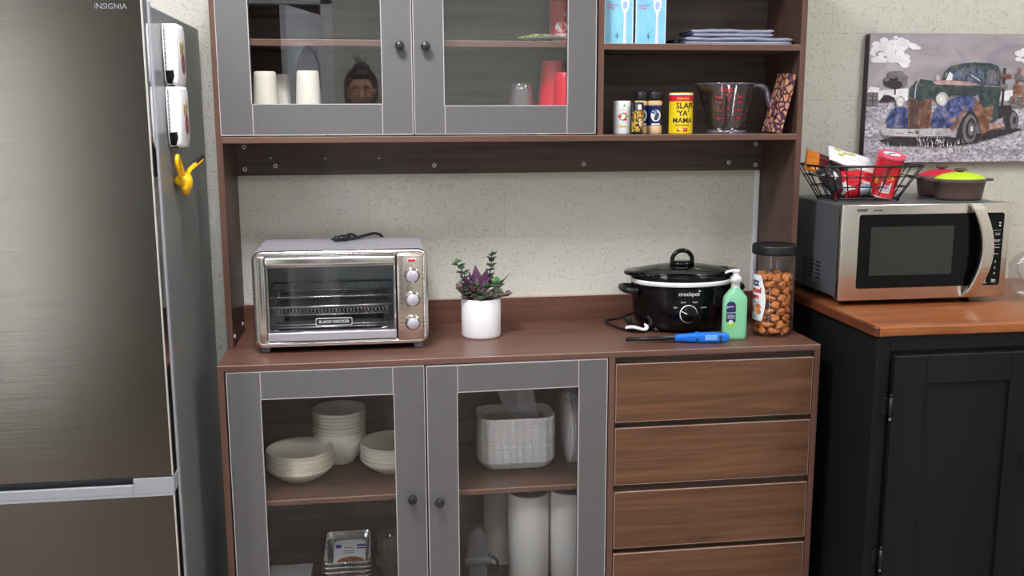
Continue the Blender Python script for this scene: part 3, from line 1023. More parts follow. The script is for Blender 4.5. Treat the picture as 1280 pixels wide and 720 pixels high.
    b.box(.484, .508, yf - .0072, yf - .005, zz - .0045, zz + .0045, 1, .001)
    b.box(.486, .506, yf - .0085, yf - .005, zz - .0028, zz + .0028, 0, .001)
    obj('indicator_lamp', b, cp, None, 'red indicator lamp')
    for i, z in enumerate((1.083, 1.0185, .9545)):
        k = B('chrome', 'dial_face', 'print_black')
        mt = Matrix.Translation((.496, yf - .006, z)) @ Matrix.Rotation(PI / 2, 4, 'X')
        k.lathe([(0, 0), (.0205, 0), (.0215, .004), (.0195, .006), (.0175, .007), (.0165, .018), (.0150, .020, 1), (0, .0205, 1)], n=32, mtx=mt)
        for q in range(9):
            a = math.radians(-60 + 300 * q / 8) + PI * .75
            k.box(.496 + .0185 * math.cos(a) - .0011, .496 + .0185 * math.cos(a) + .0011, yf - .0135, yf - .0118, z + .0185 * math.sin(a) - .0011, z + .0185 * math.sin(a) + .0011, 2)
        obj('knob', k, cp, None, 'silver dial')
    for x in (.106, .510):
        for y in (yf + .022, yb - .03):
            b = B('print_grey'); b.box(x - .012, x + .012, y - .010, y + .010, CZ, z0 + .004, 0, .003); obj('foot', b, t)
    # mains lead lying on the lid
    b = B('black_soft')
    zt = z1
    px = .315
    b.tube(spline([(.44, yb + .004, zt - .05), (.425, yb + .004, zt - .004), (.405, yb - .006, zt + .012), (.375, -.045, zt + .010), (.352, -.07, zt + .007), (px + .015, -.085, zt + .006)], 8), .0042, 8)
    b.blob((px, -.092, zt + .0095), (.024, .013, .0095), 0, 16, 10, Euler((0, 0, .5)).to_matrix())
    b.box(px - .030, px - .012, -.112, -.094, zt + .001, zt + .016, 0, .004, None, 2)
    b.box(px - .036, px - .024, -.108, -.104, zt + .005, zt + .010, 0, .001)
    b.tube(spline([(px + .005, -.10, zt + .012), (px + .012, -.085, zt + .018), (px + .025, -.075, zt + .016), (px + .04, -.06, zt + .004)], 6), .0036, 8)
    obj('power_lead', b, t, None, 'black power lead and plug')
toaster()

# ------------------------------------------------------------------ succulents in a white pot
def plant():
    cx, cy = .694, -.174
    t = thing('potted_succulent', 'white ceramic pot of purple and green succulents on the worktop', 'potted plant', (cx, cy, CZ))
    b = B('ceramic_white')
    R, H = .0555, .112
    b.lathe([(0, 0), (R - .004, 0), (R - .001, .003), (R, .008), (R + .0005, H - .003), (R - .002, H), (R - .005, H - .002), (R - .006, H - .014), (0, H - .014)], (cx, cy, CZ), 48)
    obj('pot', b, t)
    b = B('soil'); b.lathe([(0, .0), (R - .006, .0), (R - .012, .003), (0, .008)], (cx, cy, CZ + H - .0145), 24); obj('soil', b, t)
    zt = CZ + H - .008
    def leaf(b, base, d, L, w, th, mi, bend=.25):
        d = Vector(d).normalized()
        up = Vector((0, 0, 1)) if abs(d.z) < .93 else Vector((0, -1, 0))
        side = d.cross(up).normalized()
        nrm = side.cross(d).normalized()
        base = Vector(base)
        prof = [0, .55, .92, 1.0, .8, .42, .02]
        rows = []
        for i, p in enumerate(prof):
            s_ = i / (len(prof) - 1)
            c = base + d * (L * s_) + nrm * (L * bend * s_ * s_)
            rows.append([b.bm.verts.new(c + side * (w * p * math.cos(a)) + nrm * (th * p * math.sin(a) + w * .25 * p * abs(math.cos(a)))) for a in [2 * PI * k / 8 for k in range(8)]])
        for i in range(len(rows) - 1):
            for k in range(8):
                f = b.bm.faces.new((rows[i][k], rows[i][(k + 1) % 8], rows[i + 1][(k + 1) % 8], rows[i + 1][k]))
                f.material_index = mi
                f.smooth = True
        b.bm.faces.new(rows[0][::-1]).material_index = mi
        b.bm.faces.new(rows[-1]).material_index = mi
    rnd = random.Random(3)
    # purple rosette: broad pointed blades
    b = B('leaf_purple', 'leaf_dusk', 'leaf_mid')
    for (dx, dy, dz, L, w) in ((-.45, -.45, .75, .078, .012), (.32, -.42, .8, .070, .012), (-.62, -.25, .85, .092, .011), (-.25, -.5, .85, .060, .012), (-.1, .1, 1, .088, .012), (.18, -.1, 1, .082, .012), (.45, -.15, .85, .085, .012),
                               (.05, -.6, .7, .052, .012), (.75, -.1, .62, .100, .007), (-.35, .3, .9, .075, .011), (.30, .4, .85, .080, .011), (-.85, .1, .55, .06, .010)):
        leaf(b, (cx - .004 + dx * .012, cy + dy * .012, zt), (dx, dy, dz), L * 1.15, w * 1.5, .0025, 0, .10)
        leaf(b, (cx - .004 + dx * .012, cy + dy * .012 - .003, zt + .002), (dx, dy, dz), L * .72, w * .62, .0022, 2, .10)
    obj('purple_rosette', b, t)
    # trailing sprigs with round paired leaves
    def sprig(name, path, n, size, mi_list, seed):
        r2 = random.Random(seed)
        bb = B('leaf_dark', *mi_list)
        P = spline(path, 6)
        bb.tube(P, .0016, 6)
        for i in range(n):
            q = P[int((len(P) - 1) * (.25 + .75 * i / (n - 1)))]
            for s_ in (-1, 1):
                a = i * 1.3 + (0 if s_ > 0 else PI)
                leaf(bb, q, (math.cos(a) * .9, math.sin(a) * .6 - .15, .25 + .3 * r2.random()), size * r2.uniform(.9, 1.25), size * .50, .0020, 1 + (i % len(mi_list)), -.1)
        leaf(bb, P[-1], (.2, 0, 1), size * .8, size * .3, .0016, 1, 0)
        return obj(name, bb, t)
    sprig('green_sprig', [(cx - .025, cy, zt), (cx - .040, cy - .01, zt + .045), (cx - .050, cy - .01, zt + .080), (cx - .068, cy, zt + .106)], 9, .021, ['leaf_green', 'leaf_dark'], 1)
    sprig('dark_sprig', [(cx + .020, cy + .02, zt), (cx + .026, cy + .02, zt + .06), (cx + .032, cy + .02, zt + .095), (cx + .034, cy + .02, zt + .122)], 9, .018, ['leaf_dark'], 2)
    sprig('dusky_sprig', [(cx - .03, cy - .03, zt), (cx - .045, cy - .035, zt + .02), (cx - .052, cy - .038, zt + .03), (cx - .064, cy - .03, zt + .040)], 7, .021, ['leaf_dusk', 'leaf_dark'], 3)
    sprig('dusky_sprig', [(cx + .02, cy - .03, zt), (cx + .04, cy - .03, zt + .012), (cx + .060, cy - .025, zt + .014), (cx + .076, cy - .02, zt + .014)], 7, .019, ['leaf_dusk'], 4)
    sprig('dusky_sprig', [(cx - .01, cy - .035, zt), (cx - .006, cy - .046, zt + .008), (cx + .010, cy - .050, zt + .018), (cx + .012, cy - .050, zt + .026)], 8, .019, ['leaf_dusk', 'leaf_green'], 5)
    b = B('leaf_pale', 'leaf_green')
    c0 = Vector((cx + .040, cy - .012, zt + .032))
    b.tube([(cx + .025, cy - .01, zt - .004), c0], .003, 6, 1)
    for ring, (cnt, el, L) in enumerate(((4, 1.25, .020), (7, .75, .028), (9, .25, .032))):
        for i in range(cnt):
            a = 2 * PI * i / cnt + ring * .4
            leaf(b, c0 + Vector((0, 0, .018 - .006 * ring)), (math.cos(a) * math.cos(el) + .15, math.sin(a) * math.cos(el) - .2, math.sin(el)), L, .0085, .003, 0 if (i + ring) % 3 else 1, .15)
    obj('pale_green_rosette', b, t)
    b = B('leaf_green', 'leaf_dusk', 'leaf_dark')
    for i in range(120):
        a = rnd.uniform(0, 2 * PI)
        r_ = .046 * math.sqrt(rnd.random())
        leaf(b, (cx + r_ * math.cos(a), cy + r_ * math.sin(a), zt + rnd.uniform(0, .045)), (math.cos(a) * .8, math.sin(a) * .8 - .1, rnd.uniform(.2, .9)), rnd.uniform(.022, .034), .0090, .002, (1, 0, 2, 1)[i % 4], .1)
    obj('low_foliage', b, t)
plant()

# ------------------------------------------------------------------ slow cooker
def slow_cooker():
    cx, cy = 1.292, -.140
    A, Bq = .149, .118
    t = thing('slow_cooker', 'black oval slow cooker with glass lid on the worktop', 'slow cooker', (cx, cy, CZ))
    b = B('black_gloss', 'white_plastic', 'black_soft')
    ks = Bq / A
    b.lathe([(0, .012), (A * .80, .012), (A * .86, .010), (A * .90, .018), (A * .93, .030), (A * .965, .060), (A, .125), (A * 1.0, .137), (A * 1.012, .138, 1), (A * 1.022, .150, 1), (A * 1.0, .151), (A * .95, .151)], (cx, cy, CZ), 64, 0, 1, ks)
    for dx, dy in ((-.09, -.06), (.09, -.06), (-.09, .06), (.09, .06)):
        b.cyl((cx + dx, cy + dy, CZ), (cx + dx, cy + dy, CZ + .014), .012, 12, 2)
    obj('heating_base', b, t)
    for s in (-1, 1):
        b = B('black_soft')
        x = cx + s * A * .99
        b.tube(spline([(x - s * .006, cy - .040, CZ + .118), (x + s * .024, cy - .036, CZ + .120), (x + s * .032, cy, CZ + .121), (x + s * .024, cy + .036, CZ + .120), (x - s * .006, cy + .040, CZ + .118)], 6), .008, 10, 0, False, True, 1.2)
        obj('side_handle', b, t)
    b = B('black_gloss')
    def rim(zb):
        pr = [(A * .955, .151), (A * .985, .1525), (A * 1.0, .157), (A * 1.0, .164), (A * .975, .168), (A * .90, .166), (A * .87, .158)]
        return pr
    b.lathe(rim(0), (cx, cy, CZ), 64, 0, 1, ks)
    for s in (-1, 1):      # lugs of the stoneware
        pts = []
        for i in range(13):
            a = math.radians(-42 + 84 * i / 12)
            pts.append((cx + s * (A * .94 * math.cos(a) + .034 * math.cos(a * 2.1)), cy + Bq * 1.0 * math.sin(a), CZ + .161))
        inner = [(cx + s * A * .90 * math.cos(math.radians(40 - 80 * i / 8)), cy + Bq * .93 * math.sin(math.radians(40 - 80 * i / 8)), CZ + .161) for i in range(9)]
        b.prism(pts + inner, (0, 0, .010), 0, .004, 2)
    obj('stoneware', b, t)
    b = B('lid_glass', 'black_gloss')
    b.lathe([(A * .94, .167), (A * .92, .170), (A * .80, .176), (A * .55, .183), (A * .30, .1865), (A * .14, .1875)], (cx, cy - .0, CZ), 64, 0, 1, ks)
    b.lathe([(A * .955, .165), (A * .96, .168), (A * .945, .171), (A * .93, .170)], (cx, cy, CZ), 64, 1, 1, ks)
    lid = obj('lid', b, t, None, 'clear glass lid')
    b = B('black_gloss')
    b.lathe([(0, .185), (.036, .186), (.037, .191), (.032, .196), (.022, .198), (0, .198)], (cx, cy, CZ), 32, 0, 1, .75)
    b.tube(spline([(cx - .030, cy, CZ + .190), (cx - .029, cy, CZ + .208), (cx - .017, cy, CZ + .223), (cx, cy, CZ + .2275), (cx + .017, cy, CZ + .223), (cx + .029, cy, CZ + .208), (cx + .030, cy, CZ + .190)], 6), .0065, 12)
    obj('lid_handle', b, lid, None, 'black arched handle')
    # dial and lettering sit on the curved front
    def fy(x, z=CZ + .061):
        k = .93 + .035 * (z - CZ - .03) / .03 if z < CZ + .06 else .965 + .035 * (z - CZ - .06) / .065
        return cy - Bq * k * math.sqrt(max(0, 1 - ((x - cx) / (A * k)) ** 2))
    kx, kz = cx - .014, CZ + .061
    b = B('black_gloss', 'print_white')
    yk = fy(kx) - .0005
    mt = Matrix.Translation((kx, yk, kz)) @ Matrix.Rotation(PI / 2, 4, 'X') 
    b.lathe([(.0245, 0), (.0262, .0), (.0262, .0012), (.0240, .0018)], n=40, mi=1, mtx=mt)
    b.lathe([(.0240, 0), (.0238, .006), (.0215, .014), (.019, .0155), (0, .016)], n=40, mtx=mt)
    b.box(-.0085, .0085, -.002, .002, -.0012, .0012, 1, mtx=Matrix.Translation((kx - .0165, yk - .0150, kz + .007)) @ Matrix.Rotation(.45, 4, 'Y'))
    obj('dial', b, t, None, 'black dial with a white ring')
    b = B('print_white')
    wrap = lambda x, z: (lambda u, v: (x + u, fy(x + u, z + v) - .0008, z + v))
    b.text('crockpot', .0165, wrap(cx - .014, CZ + .1185), 0, .00012)
    b.tube([(cx + .0155 + .003 * math.cos(a), fy(cx + .0155, CZ + .127) - .0008, CZ + .1272 + .001 * math.sin(a)) for a in [2 * PI * i / 8 for i in range(8)]], .0007, 5, 0, True)
    for s_, x, z, w_ in (('OFF', kx - .037, kz + .018, .012), ('LOW', kx - .016, kz + .0335, .012), ('HIGH', kx + .018, kz + .0335, .014), ('WARM', kx + .045, kz + .017, .018)):
        b.text(s_, .0060, wrap(x, z), 0, .00004)
    obj('lettering', b, t, None, 'white lettering')
    b = B('black_soft')
    z = CZ + .0045
    b.tube(spline([(cx - .125, cy + .055, z + .03), (1.16, -.065, z + .022), (1.135, -.030, z + .004), (1.106, -.030, z), (1.086, -.052, z), (1.088, -.090, z), (1.108, -.160, z), (1.135, -.196, z), (1.160, -.200, z), (1.176, -.180, z + .002), (1.168, -.150, z + .004), (1.150, -.110, z + .006)], 8), .0042, 8)
    b.tube(spline([(1.150, -.110, z + .006), (1.147, -.095, z + .008), (1.144, -.075, z + .010)], 4), [.006, .006, .007, .0085, .0085, .0085, .0085, .0085, .008], 10)
    cord = obj('cord', b, t, None, 'black power cord')
    b = B('tag_white')
    P = spline([(1.110, -.198, z + .010), (1.130, -.205, z + .013), (1.150, -.210, z + .008), (1.165, -.206, z + .005), (1.174, -.196, z + .010), (1.172, -.186, z + .018)], 6)
    n = len(P)
    b.tube(P, [.0095 - .0055 * abs((i / (n - 1)) - .25) ** .8 for i in range(n)], 10, 0, False, True, .55)
    obj('paper_tag', b, cord, None, 'white paper tag folded round the cord')
slow_cooker()

# ------------------------------------------------------------------ blue utility lighter
def lighter():
    p0, p1, p2 = Vector((1.079, -.322, CZ + .010)), Vector((1.212, -.340, CZ + .012)), Vector((1.358, -.366, CZ + .014))
    t = thing('utility_lighter', 'blue long-barrelled utility lighter lying by the slow cooker', 'lighter', (1.2, -.34, CZ))
    d = (p2 - p1).normalized()
    b = B('black_soft', 'print_grey')
    b.cyl(p0, p1 + d * .01, .0055, 12)
    b.cyl(p0 - d * .0006, p0 + d * .004, .0059, 12)
    b.box(-.032, .0, -.004, .004, .004, .0062, 1, mtx=Matrix.Translation(p1) @ d.to_track_quat('X', 'Z').to_matrix().to_4x4())
    obj('barrel', b, t, None, 'black metal barrel')
    mt = Matrix.Translation(p1) @ d.to_track_quat('X', 'Z').to_matrix().to_4x4()
    L = (p2 - p1).length
    b = B('blue_lighter')
    stations = [(0, .0072, .0078), (.010, .0085, .0095), (.045, .0092, .0125), (.060, .0092, .0135), (.075, .0095, .0145), (.105, .0095, .0145), (.128, .0095, .0130), (L - .004, .009, .0115), (L, .006, .008)]
    rows = []
    for (x, ry, rz) in stations:
        rows.append([b.bm.verts.new(mt @ Vector((x, ry * math.copysign(abs(math.cos(a)) ** .6, math.cos(a)), .002 + rz * math.copysign(abs(math.sin(a)) ** .6, math.sin(a))))) for a in [2 * PI * k / 20 for k in range(20)]])
    for i in range(len(rows) - 1):
        for k in range(20):
            f = b.bm.faces.new((rows[i][k], rows[i][(k + 1) % 20], rows[i + 1][(k + 1) % 20], rows[i + 1][k]))
            f.smooth = True
    b.bm.faces.new(rows[0][::-1]); b.bm.faces.new(rows[-1])
    obj('grip', b, t)
    b = B('blue_pale'); b.box(.082, .116, -.0106, -.008, -.004, .010, 0, .001, mtx=mt); obj('fuel_window', b, t, None, 'pale blue fuel window')
    b = B('black_soft', 'blue_lighter')
    b.box(.058, .063, -.0105, -.006, -.006, .001, 0, mtx=mt); obj('lock_slot', b, t, None, 'small black slot')
    b = B('blue_lighter'); b.box(.056, .066, -.005, .005, .014, .018, 0, .001, mtx=mt); obj('trigger', b, t)
    b = B('black_soft'); b.box(.124, .127, -.0108, -.006, -.010, .010, 0, mtx=mt); obj('seam_band', b, t, None, 'thin black band')
lighter()

# ------------------------------------------------------------------ hand sanitizer
def sanitizer():
    cx, cy = 1.390, -.318
    t = thing('hand_sanitizer', 'green hand sanitizer pump bottle in front of the slow cooker', 'bottle', (cx, cy, CZ))
    w, dp = .0335, .019
    rot = Matrix.Translation((cx, cy, CZ)) @ Matrix.Rotation(-.10, 4, 'Z')
    b = B('gel_green')
    rows = []
    for (z, sx, sy) in ((0, .90, .85), (.003, .98, .96), (.012, 1, 1), (.110, 1, 1), (.120, .95, .96), (.138, .52, .72), (.142, .40, .62), (.148, .34, .58)):
        rows.append([b.bm.verts.new(rot @ Vector((w * sx * math.copysign(abs(math.cos(a)) ** .45, math.cos(a)), dp * sy * math.copysign(abs(math.sin(a)) ** .7, math.sin(a)), z))) for a in [2 * PI * k / 28 for k in range(28)]])
    for i in range(len(rows) - 1):
        for k in range(28):
            f = b.bm.faces.new((rows[i][k], rows[i][(k + 1) % 28], rows[i + 1][(k + 1) % 28], rows[i + 1][k])); f.smooth = True
    b.bm.faces.new(rows[0][::-1]); b.bm.faces.new(rows[-1])
    obj('bottle', b, t)
    b = B('navy_label', 'lime_label', 'print_white', 'ind_red', 'silver_print')
    y = -dp - .0008
    def P(x, z): return rot @ Vector((x, y, z))
    lx = -.015
    b.poly([P(lx + .013 * math.cos(a), .098 + .012 * math.sin(a)) for a in [PI * i / 12 for i in range(13)]] + [P(lx - .0135, .052), P(lx + .0135, .052)], 0)
    b.poly([P(lx + .0135, .0518), P(lx - .0135, .0518)] + [P(lx + .013 * math.cos(a), .047 + .012 * math.sin(a)) for a in [PI + PI * i / 12 for i in range(13)]], 1)
    b.poly([rot @ Vector((lx + q[0], y - .0004, q[1])) for q in ((-.0135, .0765), (.0135, .0775), (.0135, .080), (-.0135, .079))], 4)
    b.poly([rot @ Vector((lx + .006 * math.cos(a), y - .0004, .052 + .006 * math.sin(a))) for a in [2 * PI * i / 16 for i in range(16)]], 2)
    tp = lambda x, z: (lambda u, v: rot @ Vector((x + u, y - .0008, z + v)))
    b.text('germ', .0085, tp(lx - .003, .0955), 2, .0001)
    b.text('X', .0105, tp(lx + .0105, .0955), 3, .0005)
    for i, z in enumerate((.071, .067, .063)):
        b.box(-.010, .010, -.0002, .0002, -.0006, .0006, 2, mtx=rot @ Matrix.Translation((lx, y - .0004, z)))
    obj('label', b, t, None, 'dark blue label with a lime green foot')
    b = B('white_plastic')
    b.lathe([(.0118, .146), (.0118, .162), (.0145, .162), (.0145, .176), (.0125, .178), (.0085, .179), (.0085, .184), (.0075, .190), (0, .190)], (cx, cy, CZ), 28)
    b.lathe([(0, .186), (.0095, .187), (.0105, .192), (.009, .197), (0, .198)], (cx, cy, CZ), 20)
    b.tube(spline([(cx + .004, cy, CZ + .193), (cx - .012, cy - .004, CZ + .194), (cx - .026, cy - .008, CZ + .193), (cx - .034, cy - .010, CZ + .189)], 5), [.0058] * 8 + [.0050] * 4 + [.0038] * 4, 10, 0, False, True, .7)
    for i in range(20):
        a = 2 * PI * i / 20
        b.box(-.0006, .0006, -.0004, .0010, .163, .175, 0, mtx=Matrix.Translation((cx, cy, CZ)) @ Matrix.Rotation(a, 4, 'Z') @ Matrix.Translation((0, .0142, 0)))
    p = obj('pump', b, t, None, 'white pump head')
    b = B('clear_plastic'); b.cyl((cx, cy, CZ + .01), (cx, cy, CZ + .146), .0022, 8); obj('dip_tube', b, t, None, 'clear dip tube')
sanitizer()

# ------------------------------------------------------------------ jar of pretzel nuggets
def jar():
    cx, cy = 1.517, -.278
    t = thing('plastic_jar', 'clear plastic jar with black lid full of pretzel nuggets', 'jar', (cx, cy, CZ))
    b = B('clear_plastic')
    prof = [(0, .003), (.044, .003), (.050, .0), (.0545, .004), (.0565, .016), (.0560, .040), (.0545, .060), (.0540, .150), (.0545, .170), (.0580, .190), (.0580, .212), (.0560, .222), (.0560, .236)]
    b.lathe(prof, (cx, cy, CZ), 56)
    obj('jar_body', b, t)
    b = B('black_soft')
    b.lathe([(.0560, .234), (.0615, .233), (.0620, .238), (.0620, .256), (.0600, .260), (.052, .2605), (.050, .2590), (0, .2590)], (cx, cy, CZ), 56)
    for i in range(60):
        a = 2 * PI * i / 60
        b.box(-.0008, .0008, -.0004, .0008, .236, .256, 0, mtx=Matrix.Translation((cx, cy, CZ)) @ Matrix.Rotation(a, 4, 'Z') @ Matrix.Translation((0, .0618, 0)))
    obj('lid', b, t, None, 'black screw lid')
    R = .0553
    b = B('label_white', 'navy_label', 'red_can', 'pretzel', 'print_black')
    a0, a1 = math.radians(-275), math.radians(-146)
    zb, zt = CZ + .046, CZ + .176
    def shape(u):     # the slanting right edge of the wrap
        return u
    n = 30
    def pt(u, v, rr=R):
        edge = a1 + .22 * math.sin(v * PI * 1.0) + (.10 if v < .5 else -.16) * abs(v - .5)
        a = a0 + (edge - a0) * u
        return (cx + rr * math.cos(a), cy + rr * math.sin(a), zb + (zt - zb) * v)
    b.grid(pt, n, 16, 0)
    b.text('utz', .030, around(cx, cy, zb + .108, R + .0006, math.radians(-176)), 1, .001)
    b.text('pretzel', .021, around(cx, cy, zb + .086, R + .0006, math.radians(-178)), 2, .0008)
    b.text('nuggets', .017, around(cx, cy, zb + .068, R + .0006, math.radians(-182)), 2, .0006)
    b.text('peanut butter', .007, around(cx, cy, zb + .052, R + .0006, math.radians(-172)), 4)
    for (aa, zz, s_) in ((-158, .040, .011), (-156, .026, .010), (-184, .030, .012)):
        a = math.radians(aa)
        b.poly([(cx + (R + .0008) * math.cos(a + s_ * math.cos(q) / R), cy + (R + .0008) * math.sin(a + s_ * math.cos(q) / R), zb + zz + s_ * .8 * math.sin(q)) for q in [2 * PI * i / 12 for i in range(12)]], 3)
    b.text('NET WT', .006, around(cx, cy, zb + .012, R + .0006, math.radians(-175)), 4)
    obj('label', b, t, None, 'white label with red lettering')
    b = B('label_white', 'red_can')
    b.grid(lambda u, v: (cx + R * math.cos(math.radians(-20 + 34 * u + 5 * v)), cy + R * math.sin(math.radians(-20 + 34 * u + 5 * v)), zb + .010 + .120 * v), 8, 2, 0)
    obj('label_end', b, t, None, 'white edge of the label')
    # the nuggets
    rnd = random.Random(11)
    protos = []
    for k in range(4):
        b = B('pretzel')
        ph = [rnd.uniform(0, 6) for _ in range(6)]
        def fn(p, ph=ph):
            q = 1 + .20 * math.sin(3.1 * p.x + ph[0]) + .18 * math.sin(3.7 * p.y + ph[1]) + .14 * math.sin(4.1 * p.z + ph[2])
            m = max(abs(p.x), abs(p.y), abs(p.z))
            return p * (.55 + .45 / max(m, .3) * .8) * q * .82
        b.blob((0, 0, 0), (.0180, .0118, .0112), 0, 16, 10, None, fn)
        protos.append(b)
    meshes = []
    for b in protos:
        me = bpy.data.meshes.new('pretzel_nugget')
        b.bm.to_mesh(me); b.bm.free(); me.materials.append(M['pretzel'])
        meshes.append(me)
    z = CZ + .0150
    layer = 0
    while z < CZ + .186:
        for (cnt, rr) in ((7, .0375), (2, .0125)):
            if layer >= 10 and rr > .03 and False:
                continue
            for i in range(cnt):
                a = 2 * PI * (i + .5 * (layer % 2)) / cnt + rnd.uniform(-.08, .08)
                zz = z + rnd.uniform(-.0015, .0015)
                if zz > CZ + .178 and rnd.random() < .55:
                    continue
                o = bpy.data.objects.new('pretzel_nugget', meshes[rnd.randrange(4)])
                COL.objects.link(o)
                o.location = (cx + rr * math.cos(a), cy + rr * math.sin(a), zz)
                o.rotation_euler = (rnd.uniform(-.7, .7), rnd.uniform(-.6, .6), a + PI / 2 + rnd.uniform(-.35, .35))
                tag(o, 'golden brown pretzel nugget heaped inside the black-lidded jar', 'pretzel', 'pretzel nuggets heaped in the jar')
        z += .0192
        layer += 1
jar()
# ------------------------------------------------------------------ open shelves of the hutch
SZ1, SZ2 = UB + .016, 1.689           # standing heights: lower open shelf, upper open shelf
def can(name, label, cat, x, y, z, r, h, mats, bands, extra=None, n=40):
    t = thing(name, label, cat, (x, y, z))
    b = B(*mats)
    b.lathe([(0, 0), (r - .002, 0), (r, .002)] + [(r, zz, mi) for zz, mi in bands] + [(r, h - .003), (r - .002, h), (r - .004, h - .001), (r - .005, h - .003), (0, h - .003)], (x, y, z), n)
    obj('body', b, t)
    if extra:
        extra(t)
    return t
# white seasoning can with a ring of vegetables
x, y = 1.101, -.15
def white_can_label(t):
    b = B('label_white', 'red', 'green_print', 'tan_print', 'print_grey', 'label_yellow')
    r = .0250
    mid = math.radians(-100)
    P = lambda u, v, k=0: around(x, y, SZ1, r + .0006 + .0002 * k, mid)(u, v)
    for (u, v, s_, mi) in ((-.008, .050, .0052, 1), (-.004, .056, .0028, 3), (.002, .058, .0030, 2), (.008, .057, .0032, 1), (.012, .050, .004, 2), (.008, .042, .0042, 1), (.001, .040, .0032, 2), (-.006, .042, .0026, 3), (.004, .078, .0028, 2), (.006, .082, .002, 2)):
        b.poly([P(u + s_ * math.cos(a), v + s_ * math.sin(a)) for a in [2 * PI * i / 10 for i in range(10)]], mi)
    b.text('GIA', .006, around(x, y, SZ1 + .068, r + .0007, mid), 4)
    b.text('Classic', .0105, around(x, y, SZ1 + .0225, r + .0007, mid), 5, .0003)
    obj('label', b, t, None, 'printed ring of vegetables')
can('seasoning_can', 'white seasoning can with printed vegetables on the open shelf', 'can', x, y, SZ1, .0250, .093, ['white_plastic', 'print_grey'], [(.004, 0)], white_can_label)
# black can with a speckled label
x2, y2 = 1.1375, -.185
def black_can_label(t):
    b = B('season', 'label_white', 'bag_red')
    r = .0162
    b.grid(lambda u, v: (x2 + (r + .0005) * math.cos(math.radians(-210 + 200 * u)), y2 + (r + .0005) * math.sin(math.radians(-210 + 200 * u)), SZ1 + .008 + .056 * v), 18, 1, 0)
    P = around(x2, y2, SZ1, r + .001, math.radians(-88))
    b.poly([P(-.005, .068), P(.0, .068), P(.005, .068), P(.005, .082), P(0, .082), P(-.005, .082)], 1)
    b.poly([P(-.007, .066), P(0, .066), P(.007, .066), P(.007, .0685), P(0, .0685), P(-.007, .0685)], 2)
    b.text('SPICE', .0085, lambda u, v: P(-v + .003, u + .034), 1, .0003)
    obj('label', b, t, None, 'colourful speckled label')
can('seasoning_can', 'slim black seasoning can with speckled label between white can and spice jars', 'can', x2, y2, SZ1, .0162, .088, ['black_soft', 'white_plastic'], [(.004, 0)], black_can_label)
# two spice jars with black caps
def spice_jar(x, y, label):
    t = thing('spice_jar', label, 'spice jar', (x, y, SZ1), 'black capped spice jars')
    r = .0205
    b = B('spice', 'navy_label', 'print_black')
    b.lathe([(0, 0), (r - .002, 0), (r, .003), (r, .022, 0), (r - .0012, .024, 1), (r - .0012, .080, 0), (r, .082), (r, .090), (r - .004, .096), (0, .096)], (x, y, SZ1), 32)
    obj('jar_body', b, t)
    b = B('black_soft')
    b.lathe([(r - .004, .094), (r + .0015, .095), (r + .002, .098), (r + .002, .116), (r, .119), (0, .1195)], (x, y, SZ1), 32)
    for i in range(36):
        a = 2 * PI * i / 36
        b.box(-.0006, .0006, -.0004, .0007, .098, .116, 0, mtx=Matrix.Translation((x, y, SZ1)) @ Matrix.Rotation(a, 4, 'Z') @ Matrix.Translation((0, r + .002, 0)))
    obj('cap', b, t, None, 'black ribbed cap')
    b = B('label_white', 'label_blue', 'print_grey', 'navy_label')
    P = around(x, y, SZ1, r + .0003, math.radians(-96))
    P2 = around(x, y, SZ1, r + .0006, math.radians(-96))
    b.poly([P(.0155 * math.cos(a) * (1 if math.cos(a) < 0 else .95), .052 + .016 * math.sin(a)) for a in [2 * PI * i / 20 for i in range(20)]], 0)
    b.poly([P2(-.006 + .0085 * math.cos(a), .062 + .0052 * math.sin(a)) for a in [2 * PI * i / 16 for i in range(16)]], 1)
    b.text('Garlic' if 'beside' in label else 'Onion', .0068, around(x, y, SZ1 + .0525, r + .0008, math.radians(-88)), 2, .0002)
    b.text('Powder', .0058, around(x, y, SZ1 + .0462, r + .0008, math.radians(-88)), 2, .0001)
    b.poly([P(-.013, .026), P(0, .026), P(.013, .026), P(.013, .0295), P(0, .0295), P(-.013, .0295)], 0)
    obj('label', b, t, None, 'dark blue and white label')
spice_jar(1.1615, -.135, 'black capped spice jar standing just beside the slim black can')
spice_jar(1.1965, -.150, 'black capped spice jar nearer to the yellow seasoning can')
# yellow seasoning can
x3, y3 = 1.268, -.165
def yellow_label(t):
    r = .0335
    b = B('label_yellow', 'red_can', 'print_black', 'gold_print', 'label_white')
    mid = math.radians(-101)
    T_ = lambda s_, sz, u, v, mi, bd: b.text(s_, sz, lambda a_, c_: around(x3, y3, SZ1, r + .0006, mid)(a_ + u, c_ + v), mi, bd)
    T_('SLAP', .0225, .006, .078, 2, .0005)
    T_('C', .0225, .036, .080, 2, .0005)
    T_('\u2018YA\u2019', .0215, .002, .0575, 2, .0005)
    T_('MAMA', .0205, .002, .0375, 2, .0004)
    T_('Cajun Seasoning', .0062, .001, .0255, 2, .0001)
    T_('Walker', .0068, -.006, .0985, 3, .0003)
    T_('&Sons', .0060, .013, .0985, 3, .0003)
    P = around(x3, y3, SZ1, r + .0004, mid)
    b.poly([P(-.014, .007), P(-.005, .007), P(.006, .007), P(.016, .007), P(.016, .0175), P(.006, .0175), P(-.005, .0175), P(-.014, .0175)], 1)
    P2 = around(x3, y3, SZ1, r + .0007, mid)
    b.poly([P2(-.010, .0135), P2(0, .0135), P2(.011, .0135), P2(.011, .0155), P2(0, .0155), P2(-.010, .0155)], 4)
    obj('label', b, t, None, 'black lettering on the yellow label')
